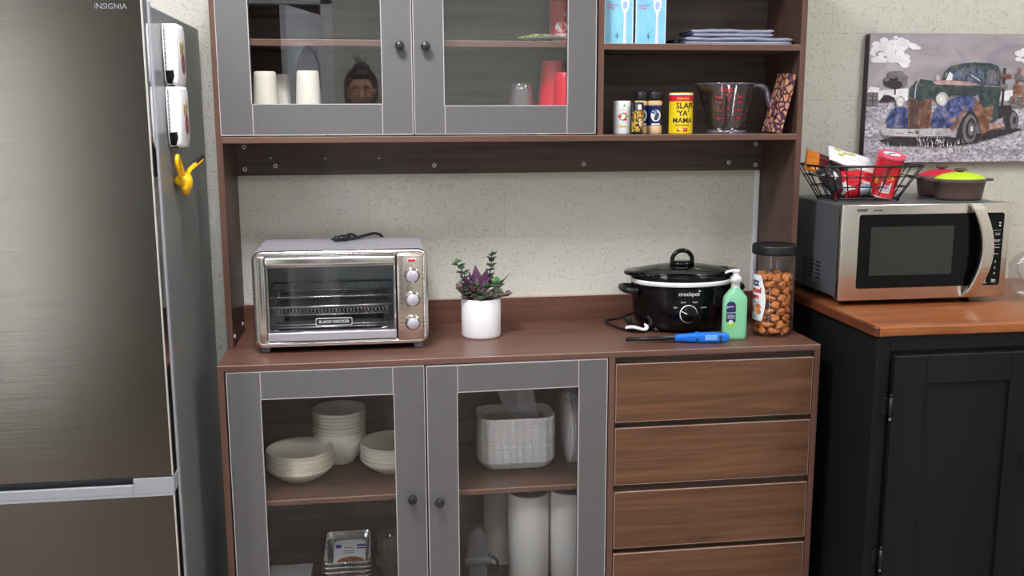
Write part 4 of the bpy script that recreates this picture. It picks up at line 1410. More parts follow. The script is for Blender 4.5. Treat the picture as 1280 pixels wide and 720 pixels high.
can('seasoning_can', 'yellow seasoning can with red top band and big black lettering', 'can', x3, y3, SZ1, .0335, .115, ['label_yellow', 'red_can', 'white_plastic', 'gold_print'], [(.004, 0), (.0895, 3), (.091, 1), (.108, 2)], yellow_label)

# clear measuring pitcher
def pitcher():
    cx, cy = 1.415, -.135
    t = thing('measuring_pitcher', 'clear plastic measuring pitcher with red markings on the open shelf', 'pitcher', (cx, cy, SZ1))
    H = .140
    R0, R1 = .056, .079
    b = B('pitcher_clear')
    n = 56
    def rad(a, v):
        r = R0 + (R1 - R0) * v
        d = abs(((a - PI + PI) % (2 * PI)) - PI)
        sp = max(0, 1 - abs(math.atan2(math.sin(a - PI), math.cos(a - PI))) / .32)
        return r + sp * sp * .018 * max(0, (v - .25) / .75) ** 1.2
    for off in (0, .0025):
        rows = []
        for j in range(13):
            v = j / 12
            rows.append([b.bm.verts.new((cx + (rad(2 * PI * i / n, v) - off) * math.cos(2 * PI * i / n), cy + (rad(2 * PI * i / n, v) - off) * math.sin(2 * PI * i / n) * .92, SZ1 + .003 + off + (H - .003 - off) * v)) for i in range(n)])
        for j in range(12):
            for i in range(n):
                f = b.bm.faces.new((rows[j][i], rows[j][(i + 1) % n], rows[j + 1][(i + 1) % n], rows[j + 1][i])); f.smooth = True
        b.bm.faces.new(rows[0][::-1])
    obj('vessel', b, t)
    b = B('handle_clear')
    b.tube([(cx + (rad(2 * PI * i / n, 1) + .001) * math.cos(2 * PI * i / n), cy + (rad(2 * PI * i / n, 1) + .001) * math.sin(2 * PI * i / n) * .92, SZ1 + H) for i in range(n)], .0021, 8, 0, True)
    obj('rim', b, t)
    b = B('handle_clear')
    b.lathe([(.050, 0), (R0 + .001, .0), (R0 + .002, .006), (R0, .010)], (cx, cy, SZ1), 48, 0, 1, .92)
    obj('foot_ring', b, t)
    b = B('handle_clear')
    hp = spline([(cx + R1 - .004, cy, SZ1 + H - .004), (cx + R1 + .018, cy, SZ1 + H - .004), (cx + R1 + .036, cy, SZ1 + H - .016), (cx + R1 + .044, cy, SZ1 + H - .045), (cx + R1 + .052, cy, SZ1 + .070), (cx + R1 + .059, cy, SZ1 + .034), (cx + R1 + .060, cy, SZ1 + .026)], 6)
    b.tube(hp, [.0085] * 6 + [.0105] * (len(hp) - 6), 12, 0, False, True, .75)
    obj('handle', b, t, None, 'lilac tinted clear handle')
    b = B('red')
    def P(u, v):
        vv = max(0, min(1, v / H))
        r = R0 + (R1 - R0) * vv + .0006
        a = math.radians(-103) + u / .078
        return (cx + r * math.cos(a), cy + r * math.sin(a) * .92, SZ1 + v)
    b.text('4 CUPS', .012, lambda u, v: P(u - .014, v + .122), 0, .0004)
    for i, (s_, z) in enumerate((('4 qt', .108), ('3', .094), ('2', .072), ('1', .050))):
        b.text(s_, .011, lambda u, v, z=z: P(u - .004, v + z), 0, .0003)
        b.text('%d' % (900 - 200 * i), .009, lambda u, v, z=z: P(u + .032, v + z - .006), 0, .0002)
        b.text('%d oz' % (32 - 8 * i), .009, lambda u, v, z=z: P(u - .036, v + z - .006), 0, .0002)
    for k in range(9):
        z = .034 + .009 * k
        for u0 in (-.024, .012):
            b.poly([P(u0, z), P(u0 + .008, z), P(u0 + .008, z + .0010), P(u0, z + .0010)], 0)
    obj('markings', b, t, None, 'red measuring scale')
pitcher()

# patterned book leaning on the side panel
t = thing('leaning_book', 'purple and tan patterned book leaning beside the measuring pitcher', 'book', (1.55, -.187, SZ1))
ang = math.radians(14.0)
mt = Matrix.Translation((1.518, -.187, SZ1 + .0064)) @ Matrix.Rotation(ang, 4, 'Y')
b = B('pattern'); b.box(-.0015, .0, -.037, .037, 0, .166, 0, mtx=mt); b.box(.024, .0255, -.037, .037, 0, .166, 0, mtx=mt); b.box(-.0015, .0255, -.0385, -.037, 0, .166, 0, mtx=mt)
obj('cover', b, t)
b = B('cup_cream'); b.box(.0, .024, -.0365, .036, .003, .164, 0, mtx=mt); obj('pages', b, t)

# two light blue boxes of cutlery
def cutlery_box(x0, x1, label):
    z0, h, yf, yb = SZ2, .19, -.205, -.09
    t = thing('cutlery_box', label, 'box', ((x0 + x1) / 2, (yf + yb) / 2, z0), 'light blue cutlery boxes')
    b = B('box_blue', 'box_navy', 'label_white')
    b.box(x0, x1, yf, yb, z0, z0 + h, 0, .0015)
    b.box(x0 - .0002, x0 + .0022, yf - .0004, yf + .001, z0 + .001, z0 + h, 2); b.box(x1 - .0018, x1 + .0004, yf - .0004, yb, z0 + .001, z0 + h, 1)
    b.box(x1 - .003, x1 - .0006, yf - .0006, yf + .001, z0, z0 + h, 2)
    b.box(x0, x1, yf - .0006, yf + .001, z0, z0 + .0025, 2)
    obj('carton', b, t)
    b = B('label_white', 'pink_print', 'print_black', 'blue_pale', 'box_pale', 'spoon_tint')
    xm = x0 + (x1 - x0) * .70
    y = yf - .0012
    def sp(w, zz): return (xm + w, y, z0 + zz)
    b.poly([sp(-.0045, 0.001), sp(.0045, 0.001), sp(.0028, .076), sp(.0062, .090), sp(-.0062, .090), sp(-.0028, .076)], 0)
    b.poly([(xm + .0120 * math.cos(a), y + .0001, z0 + .110 + .026 * math.sin(a)) for a in [2 * PI * i / 24 for i in range(24)]], 0)
    b.poly([(xm + .0062 * math.cos(a), y - .0004, z0 + .103 + .011 * math.sin(a)) for a in [2 * PI * i / 16 for i in range(16)]], 5)
    b.tube([sp(0, .012), sp(0, .070)], .0004, 4, 5)
    b.text('Awesome', .0072, front(x0 + .022, y, z0 + .1035), 1, .0002)
    b.text('Dining', .0072, front(x0 + .0185, y, z0 + .0955), 1, .0002)
    xt, zt = x0 + .036, z0 + .020
    b.tube([(xt, y, zt + .010), (xt + .005, y, zt), (xt - .005, y, zt)], .0006, 4, 2, True)
    b.tube([(xt, y, zt + .004), (xt, y, zt - .006)], .0006, 4, 2)
    # pale squiggles of the printed pattern
    rn = random.Random(int(x0 * 1000))
    for k in range(9):
        ux, uz = x0 + .010 + rn.random() * .055, z0 + .01 + rn.random() * .09
        b.tube(spline([(ux, y + .0004, uz), (ux + .004, y + .0004, uz + .010), (ux - .003, y + .0004, uz + .020), (ux + .003, y + .0004, uz + .030)], 4), .0006, 4, 4)
    obj('print', b, t, None, 'white spoon and pink lettering')
cutlery_box(1.0335, 1.1150, 'light blue cutlery box against the shelf partition')
cutlery_box(1.1215, 1.2065, 'light blue cutlery box nearer the folded cloths')

# folded cloths
def cloth(name, label, x0, x1, yf, yb, z, th, layers, m_, seed, grp):
    rn = random.Random(seed)
    b = B(m_)
    for L in range(layers):
        za, zb = z + th * L / layers, z + th * (L + 1) / layers
        r = (zb - za) / 2 * 1.06
        xa, xb = x0 + rn.uniform(0, .006), x1 - rn.uniform(0, .008)
        ph = rn.uniform(0, 6)
        nu = 36
        def edge(u):      # thickness rolls off at both ends (folded edges)
            e = min(u, 1 - u) / .05
            return math.sqrt(max(0.0, 1 - (1 - min(1, e)) ** 2))
        prof = [(yf, 0)] 
        def fn(u, v):
            x = xa + (xb - xa) * u
            wob = .0012 * math.sin(9 * u + ph) + .0006 * math.sin(23 * u + 2 * ph)
            a = 2 * PI * v
            hy, hz = (yb - yf) / 2, r * (.35 + .65 * edge(u))
            cyy = math.copysign(abs(math.cos(a)) ** .25, math.cos(a))
            return (x, (yf + yb) / 2 + hy * cyy + .002 * math.sin(7 * u + ph + L), (za + zb) / 2 + hz * math.copysign(abs(math.sin(a)) ** .6, math.sin(a)) + wob * (L > 0))
        b.grid(fn, nu, 20)
    o = obj(name, b, None, ((x0 + x1) / 2, (yf + yb) / 2, z))
    tag(o, label, 'cloth', grp)
    return o
cloth('folded_cloth', 'grey blue folded cloth, lower and wider one of the shelf pile', 1.262, 1.580, -.20, -.05, SZ2, .022, 2, 'towel_blue', 1, 'folded cloths on the open shelf')
cloth('folded_cloth', 'grey blue folded cloth on top of the wider cloth', 1.285, 1.533, -.185, -.06, SZ2 + .0235, .021, 2, 'towel_blue', 2, 'folded cloths on the open shelf')
cloth('folded_cloth', 'dark navy cloth poking out at the left end of the cloth pile', 1.240, 1.2600, -.165, -.07, SZ2, .017, 1, 'towel_navy', 3, 'folded cloths on the open shelf')

# ------------------------------------------------------------------ behind the upper glass doors
def cup(name, label, x, y, z, rr, rb, h, m_, grp, rimm=None, ribs=0, cat='cup'):
    """an upside-down tapered cup: mouth (rr) below, base (rb) on top"""
    t = thing(name, label, cat, (x, y, z), grp)
    b = B(m_)
    pr = [(rr - .001, 0), (rr, .002)]
    k = 10
    for i in range(k + 1):
        v = i / k
        pr.append((rr + (rb - rr) * v - (.0008 if ribs and i % 2 else 0), .004 + (h - .007) * v))
    pr += [(rb - .0015, h - .001), (rb - .003, h), (rb - .005, h - .003), (0, h - .003)]
    b.lathe(pr, (x, y, z), 40)
    b.lathe([(rr - .003, .001), (rb - .003, h - .005)], (x, y, z), 40)
    obj('body', b, t)
    b = B(rimm or m_)
    b.lathe([(rr - .002, 0), (rr + .0016, .0005), (rr + .0022, .0022), (rr + .0012, .004), (rr - .001, .004)], (x, y, z), 40)
    obj('rim', b, t)
    return t
g = 'cream cups turned upside down'
cup('paper_cup', 'cream cup upside down at the left end behind upper glass', .124, -.165, SZ1, .0385, .0285, .170, 'cup_cream', g)
cup('paper_cup', 'cream cup half hidden behind the leftmost cream cup', .150, -.070, SZ1, .0385, .0285, .166, 'cup_cream', g)
cup('paper_cup', 'cream cup upside down right of the other two cream cups', .236, -.165, SZ1, .0385, .0290, .172, 'cup_cream', g)
cup('plastic_cup', 'clear plastic cup upside down left of the red cups', .812, -.155, SZ1, .0440, .0270, .140, 'cup_clear', 'clear plastic cups', None, 1)
cup('plastic_cup', 'clear plastic cup upside down just behind the front clear cup', .832, -.060, SZ1, .0440, .0270, .140, 'cup_clear', 'clear plastic cups', None, 1)
cup('red_cup', 'taller red cup upside down with white rim behind upper glass', .914, -.085, SZ1, .0480, .0300, .205, 'red', 'red party cups', 'white_plastic')
cup('red_cup', 'shorter red cup upside down at the right edge of upper glass', .938, -.165, SZ1, .0440, .0300, .170, 'red', 'red party cups')

# red chips can and flat green snack bag
def chips_can(name, label, x, y, z, mt, lid_m, visible_print=True):
    r, h = .0375, .125
    t = thing(name, label, 'can', (x, y, z))
    b = B('red_can', 'chrome')
    b.lathe([(0, 0), (r, 0), (r + .001, .002, 1), (r + .001, .005), (r, .006, 0), (r, h - .006)], (0, 0, 0), 40, 0, mtx=mt)
    obj('tube', b, t)
    b = B(lid_m)
    b.lathe([(r, h - .012), (r + .0018, h - .011), (r + .0018, h - .001), (r, h), (r - .003, h - .0015), (0, h - .0015)], (0, 0, 0), 40, 0, mtx=mt)
    lo = obj('lid', b, t)
    return t, lo, r, h, mt
t, lo, r, h, mt = chips_can('chips_can', 'red chips can standing behind the upper glass shelf', .942, -.085, 1.696, Matrix.Translation((.942, -.085, 1.696)), 'red_can')
b = B('label_white', 'print_black', 'gold_print', 'orange')
P = around(.942, -.085, 1.696, r + .0006, math.radians(-108))
P2 = around(.942, -.085, 1.696, r + .0010, math.radians(-108))
b.poly([P(.017 * math.cos(a), .045 + .0135 * math.sin(a)) for a in [2 * PI * i / 20 for i in range(20)]], 0)
b.text('CHIPS', .0135, lambda u, v: P(u, v + .022), 0, .0008)
b.poly([P(.016 + .010 * math.cos(a), .010 + .006 * math.sin(a)) for a in [2 * PI * i / 12 for i in range(12)]], 3)
b.text('5', .010, lambda u, v: P(u + .010, v + .078), 0, .0004)
obj('print', b, t, None, 'white oval and lettering')
def pillow_bag(name, label, cat, c, L, Wd, H, rot, mats, mifn=None, seed=0, grp=None, parts=None):
    rn = random.Random(seed)
    ph = [rn.uniform(0, 6) for _ in range(8)]
    b = B(*mats)
    R = Euler(rot).to_matrix()
    c = Vector(c)
    def surf(sg):
        def fn(u, v):
            x, y = (u - .5), (v - .5)
            e = (max(0, 1 - (2 * abs(x)) ** 2.6)) ** .7 * (max(0, 1 - (2 * abs(y)) ** 3.2)) ** .7
            z = sg * (H / 2) * e * (1 + .16 * math.sin(11 * x + ph[0]) * math.sin(9 * y + ph[1]) + .10 * math.sin(23 * y + ph[2] + 5 * x)) 
            pin = 1 - .10 * (1 - (2 * abs(x)) ** 2)
            return c + R @ Vector((x * L, y * Wd * pin + .0015 * math.sin(14 * x + ph[3]), z + .003 * math.sin(6 * x + ph[4]) * (1 - e)))
        return fn
    for sg in (1, -1):
        b.grid(surf(sg), 28, 22, 0, True, mifn)
    o = obj(name, b, None, c)
    tag(o, label, cat, grp)
    return o
pillow_bag('snack_bag', 'flat green and yellow snack bag in front of the red chips can', 'snack bag', (.872, -.165, 1.707), .130, .075, .018, (.06, .03, .12), ['green_snack', 'print_grey', 'orange'], lambda u, v: 2 if u > .90 else (1 if v < .10 else 0), 4)

# ------------------------------------------------------------------ behind the lower glass doors
PZ = .503
def bowl_prof(R, H, foot, th=.0035):
    return [(0, .002), (foot - .004, .002), (foot - .002, 0), (foot + .001, 0), (foot + .003, .004), (foot + (R - foot) * .55, H * .30), (R * .93, H * .66), (R, H - .002), (R - .001, H), (R - th, H - .001), (R * .93 - th, H * .68), (foot + (R - foot) * .5 - th, H * .36), (foot * .8, .009), (0, .008)]
def plate_prof(R, H):
    f = R * .55
    return [(0, .003), (f - .004, .003), (f - .002, 0), (f + .002, 0), (f + .006, .004), (R * .82, H * .42), (R * .965, H * .80), (R, H - .0016), (R - .0010, H), (R - .0036, H - .0012), (R * .93, H * .74), (R * .78, H * .38), (f * .9, .0085), (0, .0080)]
def stack(name, cat, x, y, z, prof, n, pitch, where, grp, seed):
    rn = random.Random(seed)
    b = B('cream')
    b.lathe(prof, (0, 0, 0), 48)
    first = obj(name, b)
    for k in range(n):                     # k = 0 lies lowest
        o = first if k == 0 else first.copy()
        if k:
            COL.objects.link(o)
        o.location = (x + rn.uniform(-.0012, .0012), y + rn.uniform(-.0012, .0012), z + pitch * k)
        pos = ORD[n - 1 - k] if k else 'lowest'
        tag(o, 'cream %s, %s of %s' % (cat, pos, where), cat, grp)
stack('shallow_bowl', 'shallow bowl', .178, -.215, PZ, plate_prof(.0930, .0370), 8, .0068, 'the front left stack on the shelf', 'cream shallow bowls stacked at the left', 1)
stack('shallow_bowl', 'shallow bowl', .436, -.190, PZ, plate_prof(.0930, .0370), 8, .0068, 'the stack beside the door gap', 'cream shallow bowls stacked beside the door gap', 2)
stack('deep_bowl', 'deep bowl', .2835, -.098, PZ, bowl_prof(.0780, .0780, .0400), 9, .0102, 'the tall stack behind the shallow bowls', 'cream deep bowls in the tall stack', 3)

# foil pans on the cabinet floor
BZ = .155
def foil_pan(name, L, Wd, H, taper=.78, m_='foil'):
    b = B(m_)
    def rect(k, z, rc=.012, nn=5):
        hx, hy = Wd / 2 * k, L / 2 * (1 - (1 - k) * Wd / L)
        pts = []
        for sx, sy, a0 in ((1, 1, 0), (-1, 1, 90), (-1, -1, 180), (1, -1, 270)):
            for i in range(nn):
                a = math.radians(a0 + 90 * i / (nn - 1))
                pts.append((sx * (hx - rc) + rc * math.cos(a), sy * (hy - rc) + rc * math.sin(a), z))
        # fluted long runs between the corners
        out = []
        for i, p in enumerate(pts):
            out.append(p)
            q = pts[(i + 1) % len(pts)]
            if (Vector(p) - Vector(q)).length > .03:
                for j in range(1, 24):
                    t_ = j / 24
                    m_p = Vector(p).lerp(Vector(q), t_)
                    nrm = Vector((m_p.x / (hx * hx), m_p.y / (hy * hy), 0)).normalized()
                    flu = (.0011 if j % 2 else -.0011) * (1 if 0 < z < H else 0)
                    out.append(tuple(m_p + nrm * flu))
        return out
    loops = [rect(taper, 0), rect(taper + .02, .003), rect(1 - .02, H - .004), rect(1.0, H), rect(1.06, H + .001, .014), rect(1.065, H - .0015, .014)]
    vv = [[b.bm.verts.new(p) for p in L_] for L_ in loops]
    for i in range(len(vv) - 1):
        n = len(vv[i])
        for k in range(n):
            f = b.bm.faces.new((vv[i][k], vv[i][(k + 1) % n], vv[i + 1][(k + 1) % n], vv[i + 1][k]))
    b.bm.faces.new(vv[0][::-1])
    return obj(name, b)
N = 7
px_, py_ = .302, -.235
first = foil_pan('loaf_pan', .205, .128, .060)
for k in range(N):
    o = first if k == 0 else first.copy()
    if k:
        COL.objects.link(o)
    o.location = (px_, py_, BZ + .0135 * k)
    tag(o, 'fluted foil loaf pan, %s of the stack on the cabinet floor' % (ORD[N - 1 - k] if k else 'lowest'), 'loaf pan', 'nested foil loaf pans')
ztop = BZ + .0135 * (N - 1)
b = B('label_white', 'label_blue', 'toast', 'print_grey')
cxl, cyl_ = px_ + .003, py_ + .004
zc = ztop + .012
hw, hl = .045, .074
def cardp(x, y): return (cxl + x, cyl_ + y, zc + .030 * (y + hl) / (2 * hl))
def cardq(pts, dz, mi): b.poly([(p[0], p[1], p[2] + dz) for p in [cardp(*q) for q in pts]], mi)
cx_pts = [(-hw, -hl), (hw, -hl), (hw, hl - .02)] + [(hw - .02 + .02 * math.cos(math.radians(90 * i / 5)), hl - .02 + .02 * math.sin(math.radians(90 * i / 5))) for i in range(6)] + [(-hw + .02 + .02 * math.cos(math.radians(90 + 90 * i / 5)), hl - .02 + .02 * math.sin(math.radians(90 + 90 * i / 5))) for i in range(6)] + [(-hw, hl - .02)]
b.prism([cardp(*q) for q in cx_pts], (0, 0, .0006), 0)
cardq([(.020, .040), (hw, .040), (hw, .050), (.020, .050)], .0010, 1)
cardq([(.020, .030), (hw, .030), (hw, .036), (.020, .036)], .0010, 1)
cardq([(-.040, .036), (-.024, .036), (-.024, .052), (-.040, .052)], .0010, 1)
cardq([(-.010 + .040 * math.cos(a) + .014, -.030 + .026 * math.sin(a)) for a in [2 * PI * i / 20 for i in range(20)]], .0010, 2)
for yy in (.036, .020, .012):
    cardq([(-.016, yy), (.012, yy), (.012, yy + .003), (-.016, yy + .003)], .0010, 3)
o = obj('paper_card', b, None, (cxl, cyl_, zc))
tag(o, 'white and blue printed card lying in the topmost foil loaf pan', 'card')
# boxy foil lid pan at the left, clear tubs at the right
t = thing('foil_pan', 'silver foil pan with pale flat lid at the lower left corner', 'foil pan', (.135, -.25, BZ))
fp = foil_pan('pan', .205, .118, .046, .86); fp.parent = t; fp.location = (0, 0, 0)
b = B('label_white', 'foil'); b.box(.135 - .062, .135 + .062, -.25 - .106, -.25 + .106, BZ + .0475, BZ + .053, 0, .002, 1, 2); obj('lid', b, t, None, 'pale flat lid')
def tub(x, y, z, r, h, label):
    t = thing('plastic_tub', label, 'tub', (x, y, z), 'clear plastic tubs on the cabinet floor')
    b = B('cup_clear'); b.lathe([(0, .001), (r * .8, .001), (r * .86, .004), (r, h), (r + .002, h + .001)], (x, y, z), 32); obj('body', b, t)
    b = B('cup_clear'); b.lathe([(r - .004, h + .002), (r + .003, h + .002), (r + .003, h + .006), (r - .004, h + .007), (r * .5, h + .004), (0, h + .004)], (x, y, z), 32); obj('lid', b, t)
    return t
tub(.421, -.19, BZ, .040, .062, 'clear plastic tub, lower one beside the foil loaf pans')
tub(.421, -.19, BZ + .070, .040, .072, 'clear plastic tub stacked on the lower tub beside the loaf pans')

# wrapped stack of foam trays
def tray_stack():
    cx, cy, n, pitch = .786, -.195, 30, .0044
    L, Wd, H = .218, .150, .022
    b = B('foam')
    def loop(k, z, rc, rib=0.0):
        hx, hy = L / 2 * k, Wd / 2 * k
        raw = [(sx * (hx - rc) + rc * math.cos(math.radians(a0 + 90 * i / 7)), sy * (hy - rc) + rc * math.sin(math.radians(a0 + 90 * i / 7)), z) for sx, sy, a0 in ((1, 1, 0), (-1, 1, 90), (-1, -1, 180), (1, -1, 270)) for i in range(8)]
        per = [0.0]
        for i in range(len(raw)):
            per.append(per[-1] + (Vector(raw[(i + 1) % len(raw)]) - Vector(raw[i])).length)
        n_, out, j = 168, [], 0
        for q in range(n_):
            d_ = per[-1] * q / n_
            while per[j + 1] < d_:
                j += 1
            p_ = Vector(raw[j]).lerp(Vector(raw[(j + 1) % len(raw)]), (d_ - per[j]) / max(1e-9, per[j + 1] - per[j]))
            rr_ = math.hypot(p_.x, p_.y)
            g_ = 1 + rib * math.cos(2 * PI * q * 28 / n_) / rr_
            out.append((p_.x * g_, p_.y * g_, z))
        return out
    loops = [loop(.80, 0, .030), loop(.84, .002, .033, .0012), loop(.965, H - .003, .040, .0022), loop(1, H, .042, .0012), loop(1, H + .0022, .042, .0012), loop(.985, H + .0022, .041), loop(.95, H, .039), loop(.82, .0045, .032), loop(.78, .0030, .030)]
    vv = [[b.bm.verts.new(p) for p in q] for q in loops]
    for i in range(len(vv) - 1):
        m_ = len(vv[i])
        for k in range(m_):
            f = b.bm.faces.new((vv[i][k], vv[i][(k + 1) % m_], vv[i + 1][(k + 1) % m_], vv[i + 1][k])); f.smooth = True
    b.bm.faces.new(vv[0][::-1]); b.bm.faces.new(vv[-1])
    first = obj('foam_tray', b)
    rn = random.Random(5)
    z0 = PZ + .004
    for k in range(n):
        o = first if k == 0 else first.copy()
        if k:
            COL.objects.link(o)
        o.location = (cx + rn.uniform(-.0015, .0015), cy + rn.uniform(-.0015, .0015), z0 + pitch * k)
        lab = 'white foam tray pressed between topmost and lowest trays of the wrapped stack'
        if k == n - 1: lab = 'white foam tray lying topmost in the plastic-wrapped stack'
        if k == 0: lab = 'white foam tray lying lowest in the plastic-wrapped stack'
        tag(o, lab, 'foam tray', 'white foam trays in a wrapped stack')
    zt = z0 + pitch * (n - 1) + H
    t = thing('plastic_wrapper', 'clear plastic bag wrapped round the stack of foam trays', 'plastic bag', (cx, cy, PZ))
    b = B('film')
    rows = []
    for (k, z, rc) in ((.86, PZ + .0008, .034), (.99, PZ + .010, .042), (1.025, PZ + .024, .044), (1.03, zt - .03, .044), (1.02, zt + .002, .044)):
        rows.append([b.bm.verts.new((cx + p[0] + .0012 * math.sin(i * 2.1 + z * 300), cy + p[1] + .0012 * math.cos(i * 1.7 + z * 200), z)) for i, p in enumerate(loop(k, 0, rc))])
    for i in range(len(rows) - 1):
        m_ = len(rows[i])
        for k in range(m_):
            f = b.bm.faces.new((rows[i][k], rows[i][(k + 1) % m_], rows[i + 1][(k + 1) % m_], rows[i + 1][k])); f.smooth = True
    obj('sleeve', b, t)
    b = B('film_dull')
    def flap(p0, p1, q0, q1, amp, ph):
        p0, p1, q0, q1 = map(Vector, (p0, p1, q0, q1))
        return lambda u, v: p0.lerp(p1, u).lerp(q0.lerp(q1, u), v) + Vector((0, amp * math.sin(7 * u + ph + 2 * v), amp * math.cos(9 * u + ph)))
    b.grid(flap((cx - .020, cy - .030, zt - .006), (cx + .060, cy - .035, zt - .004), (cx - .070, cy - .03, zt + .100), (cx + .030, cy - .035, zt + .104), .004, 0), 12, 10)
    obj('twisted_neck', b, t, None, 'cloudy twisted neck of the bag')
    b = B('film_dull')
    b.grid(flap((cx + .010, cy - .048, zt - .004), (cx + .062, cy - .050, zt + .000), (cx - .006, cy - .044, zt + .104), (cx + .040, cy - .048, zt + .108), .003, 2), 10, 10)
    obj('folded_strip', b, t, None, 'cloudy folded strip of the bag')
tray_stack()

# bag of plates standing on edge at the right of the shelf
def plate_bag():
    R = .107
    xs = [.9300 + .0062 * i for i in range(11)]
    yc, zc = -.205, PZ + R + .004
    b = B('foam')
    b.lathe([(0, .0), (R * .62, .0), (R * .74, .004), (R, .0065), (R, .0085), (R * .74, .006), (R * .60, .002), (0, .002)], (0, 0, 0), 48, mtx=Matrix.Rotation(PI / 2, 4, 'Y'))
    first = obj('foam_plate', b)
    for i, x in enumerate(xs):
        o = first if i == 0 else first.copy()
        if i:
            COL.objects.link(o)
        o.location = (x, yc, zc)
        tag(o, 'white foam plate standing on edge in the clear bag beside the foam trays', 'foam plate', 'white foam plates standing in a bag')
    b = B('film', 'film_dull')
    x0, x1 = .918, 1.004
    rn = random.Random(2)
    def side(x, sg):
        def fn(u, v):
            y = yc - R - .008 + (2 * R + .014) * u
            z = PZ + .001 + (2 * R + .006) * v
            bul = (1 - (2 * u - 1) ** 4) * (1 - (2 * v - 1) ** 4)
            return (x + sg * .004 * bul + .0025 * math.sin(17 * u + 9 * v) * (1 - abs(2 * v - 1)), y, z)
        return fn
    b.grid(side(x0 + .002, -1), 16, 16, 0)
    b.grid(side(x1 - .002, .3), 8, 8, 0)
    b.grid(lambda u, v: (x0 + .002 + (x1 - x0 - .004) * u, yc - R - .008 - .002 * math.sin(PI * u), PZ + .001 + (2 * R + .006) * v), 8, 14, 0)
    b.grid(lambda u, v: (x0 + .004 + (x1 - x0 - .01) * u - .040 * v * (1 - u), yc - R * .5 + .01 * math.sin(9 * u) + .05 * u, PZ + 2 * R + .002 + .062 * v + .004 * math.sin(11 * u)), 12, 8, 1)
    o = obj('plastic_bag', b, None, (.96, yc, PZ))
    tag(o, 'clear crinkled plastic bag round the upright foam plates', 'plastic bag')
plate_bag()

# paper towel rolls
def roll(x, y, r, h, label, wrapped=False):
    t = thing('paper_towel_roll', label, 'paper towel', (x, y, BZ), 'paper towel rolls on the cabinet floor')
    b = B('paper_towel', 'paper_roll_end')
    b.lathe([(.020, 0), (r - .002, 0), (r, .003), (r, h - .003), (r - .002, h, 1), (.022, h, 1), (.021, h - .004, 1), (.021, h - .08, 1), (.0205, .002)], (x, y, BZ), 56)
    obj('sheets', b, t)
    b = B('tan_print'); b.lathe([(.0195, .002), (.0195, h - .004), (.0205, h - .004)], (x, y, BZ), 32); obj('core', b, t, None, 'brown cardboard core')
    if wrapped:
        b = B('film')
        b.lathe([(.004, h + .012), (r * .5, h + .006), (r + .003, h + .002), (r + .004, h - .02), (r + .004, .02), (r * .8, .001)], (x, y, BZ), 40)
        obj('wrap', b, t, None, 'clear plastic wrap')
roll(.8235, -.215, .0595, .268, 'white paper towel roll upright below the foam trays')
roll(.9455, -.215, .0590, .270, 'white paper towel roll nearest the drawers')
roll(.7640, -.075, .0570, .262, 'wrapped paper towel roll half hidden behind the front roll', True)

# grey scoop-like tool standing at the left
t = thing('plastic_tool', 'dark grey rounded plastic tool standing left of the towel rolls', 'tool', (.664, -.30, BZ))
b = B('grey_tool')
zt = BZ + .205
pts = []
for i in range(17):
    a = PI * i / 16
    pts.append((.664 + .0285 * math.cos(a), -.318, zt - .046 + .046 * math.sin(a)))
pts += [(.664 - .032, -.318, zt - .090), (.664 + .032, -.318, zt - .090)]
b.prism(pts, (0, .030, 0), 0, .006, 3)
obj('head', b, t)
b = B('grey_tool'); b.box(.664 - .036, .664 + .036, -.325, -.282, zt - .108, zt - .086, 0, .003, None, 2); obj('collar', b, t)
b = B('grey_tool'); b.box(.664 - .026, .664 + .026, -.320, -.286, BZ, zt - .106, 0, .004, None, 2); obj('shaft', b, t)
b = B('black_soft'); b.tube(spline([(.700, -.30, zt - .096), (.714, -.30, zt - .098), (.722, -.30, zt - .115), (.718, -.30, zt - .135), (.708, -.30, zt - .140)], 6), .0045, 8); obj('ring_handle', b, t, None, 'black curved ring')
# ------------------------------------------------------------------ black cabinet with butcher block top
KZ = .970
KX, KY = 1.643, -.629
bc = thing('black_cabinet', 'worn black painted cabinet with a framed door right of the hutch', 'cabinet', (2.1, -.3, 0))
b = B('black_paint')
b.box(KX + .012, 2.56, KY + .014, 0, .09, KZ - .0245, 0, .002)
b.box(KX + .05, 2.54, KY + .07, -.02, 0, .09, 0)
obj('carcass', b, bc)
b = B('black_paint'); b.box(KX + .010, KX + .048, KY + .008, KY + .018, .09, KZ - .0245, 0, .0015); b.box(KX + .0485, 2.56, KY + .0085, KY + .016, .905, KZ - .0245, 0, .0015); obj('face_frame', b, bc)
def shaker(x0, x1, z0, z1, hs):
    b = B('black_paint')
    y0, y1 = KY - .012, KY + .007
    w = .088
    b.box(x0, x0 + w, y0, y1, z0, z1, 0, .002); b.box(x1 - w, x1, y0, y1, z0, z1, 0, .002)
    b.box(x0 + w, x1 - w, y0, y1, z1 - w * .85, z1, 0, .002); b.box(x0 + w, x1 - w, y0, y1, z0, z0 + w, 0, .002)
    b.box(x0 + w - .004, x1 - w + .004, y0 + .009, y1 - .002, z0 + w - .004, z1 - w * .85 + .004, 0)
    d = obj('door', b, bc)
    for z in (.763, .350):
        h = B('black_soft', 'print_grey')
        xh = x0 - .004 if hs == 'l' else x1 + .004
        h.cyl((xh, y0 + .002, z - .026), (xh, y0 + .002, z + .026), .005, 12)
        h.box(xh - .014, xh, y0 + .016, y0 + .0195, z - .022, z + .022, 0, .001)
        h.blob((xh, y0 + .002, z - .031), (.004, .004, .005), 1, 10, 8); h.blob((xh, y0 + .002, z + .031), (.004, .004, .005), 0, 10, 8)
        obj('hinge', h, d, None, 'dark exposed hinge')
    return d
shaker(KX + .052, 2.105, .125, .897, 'l')
shaker(2.117, 2.545, .125, .897, 'r')
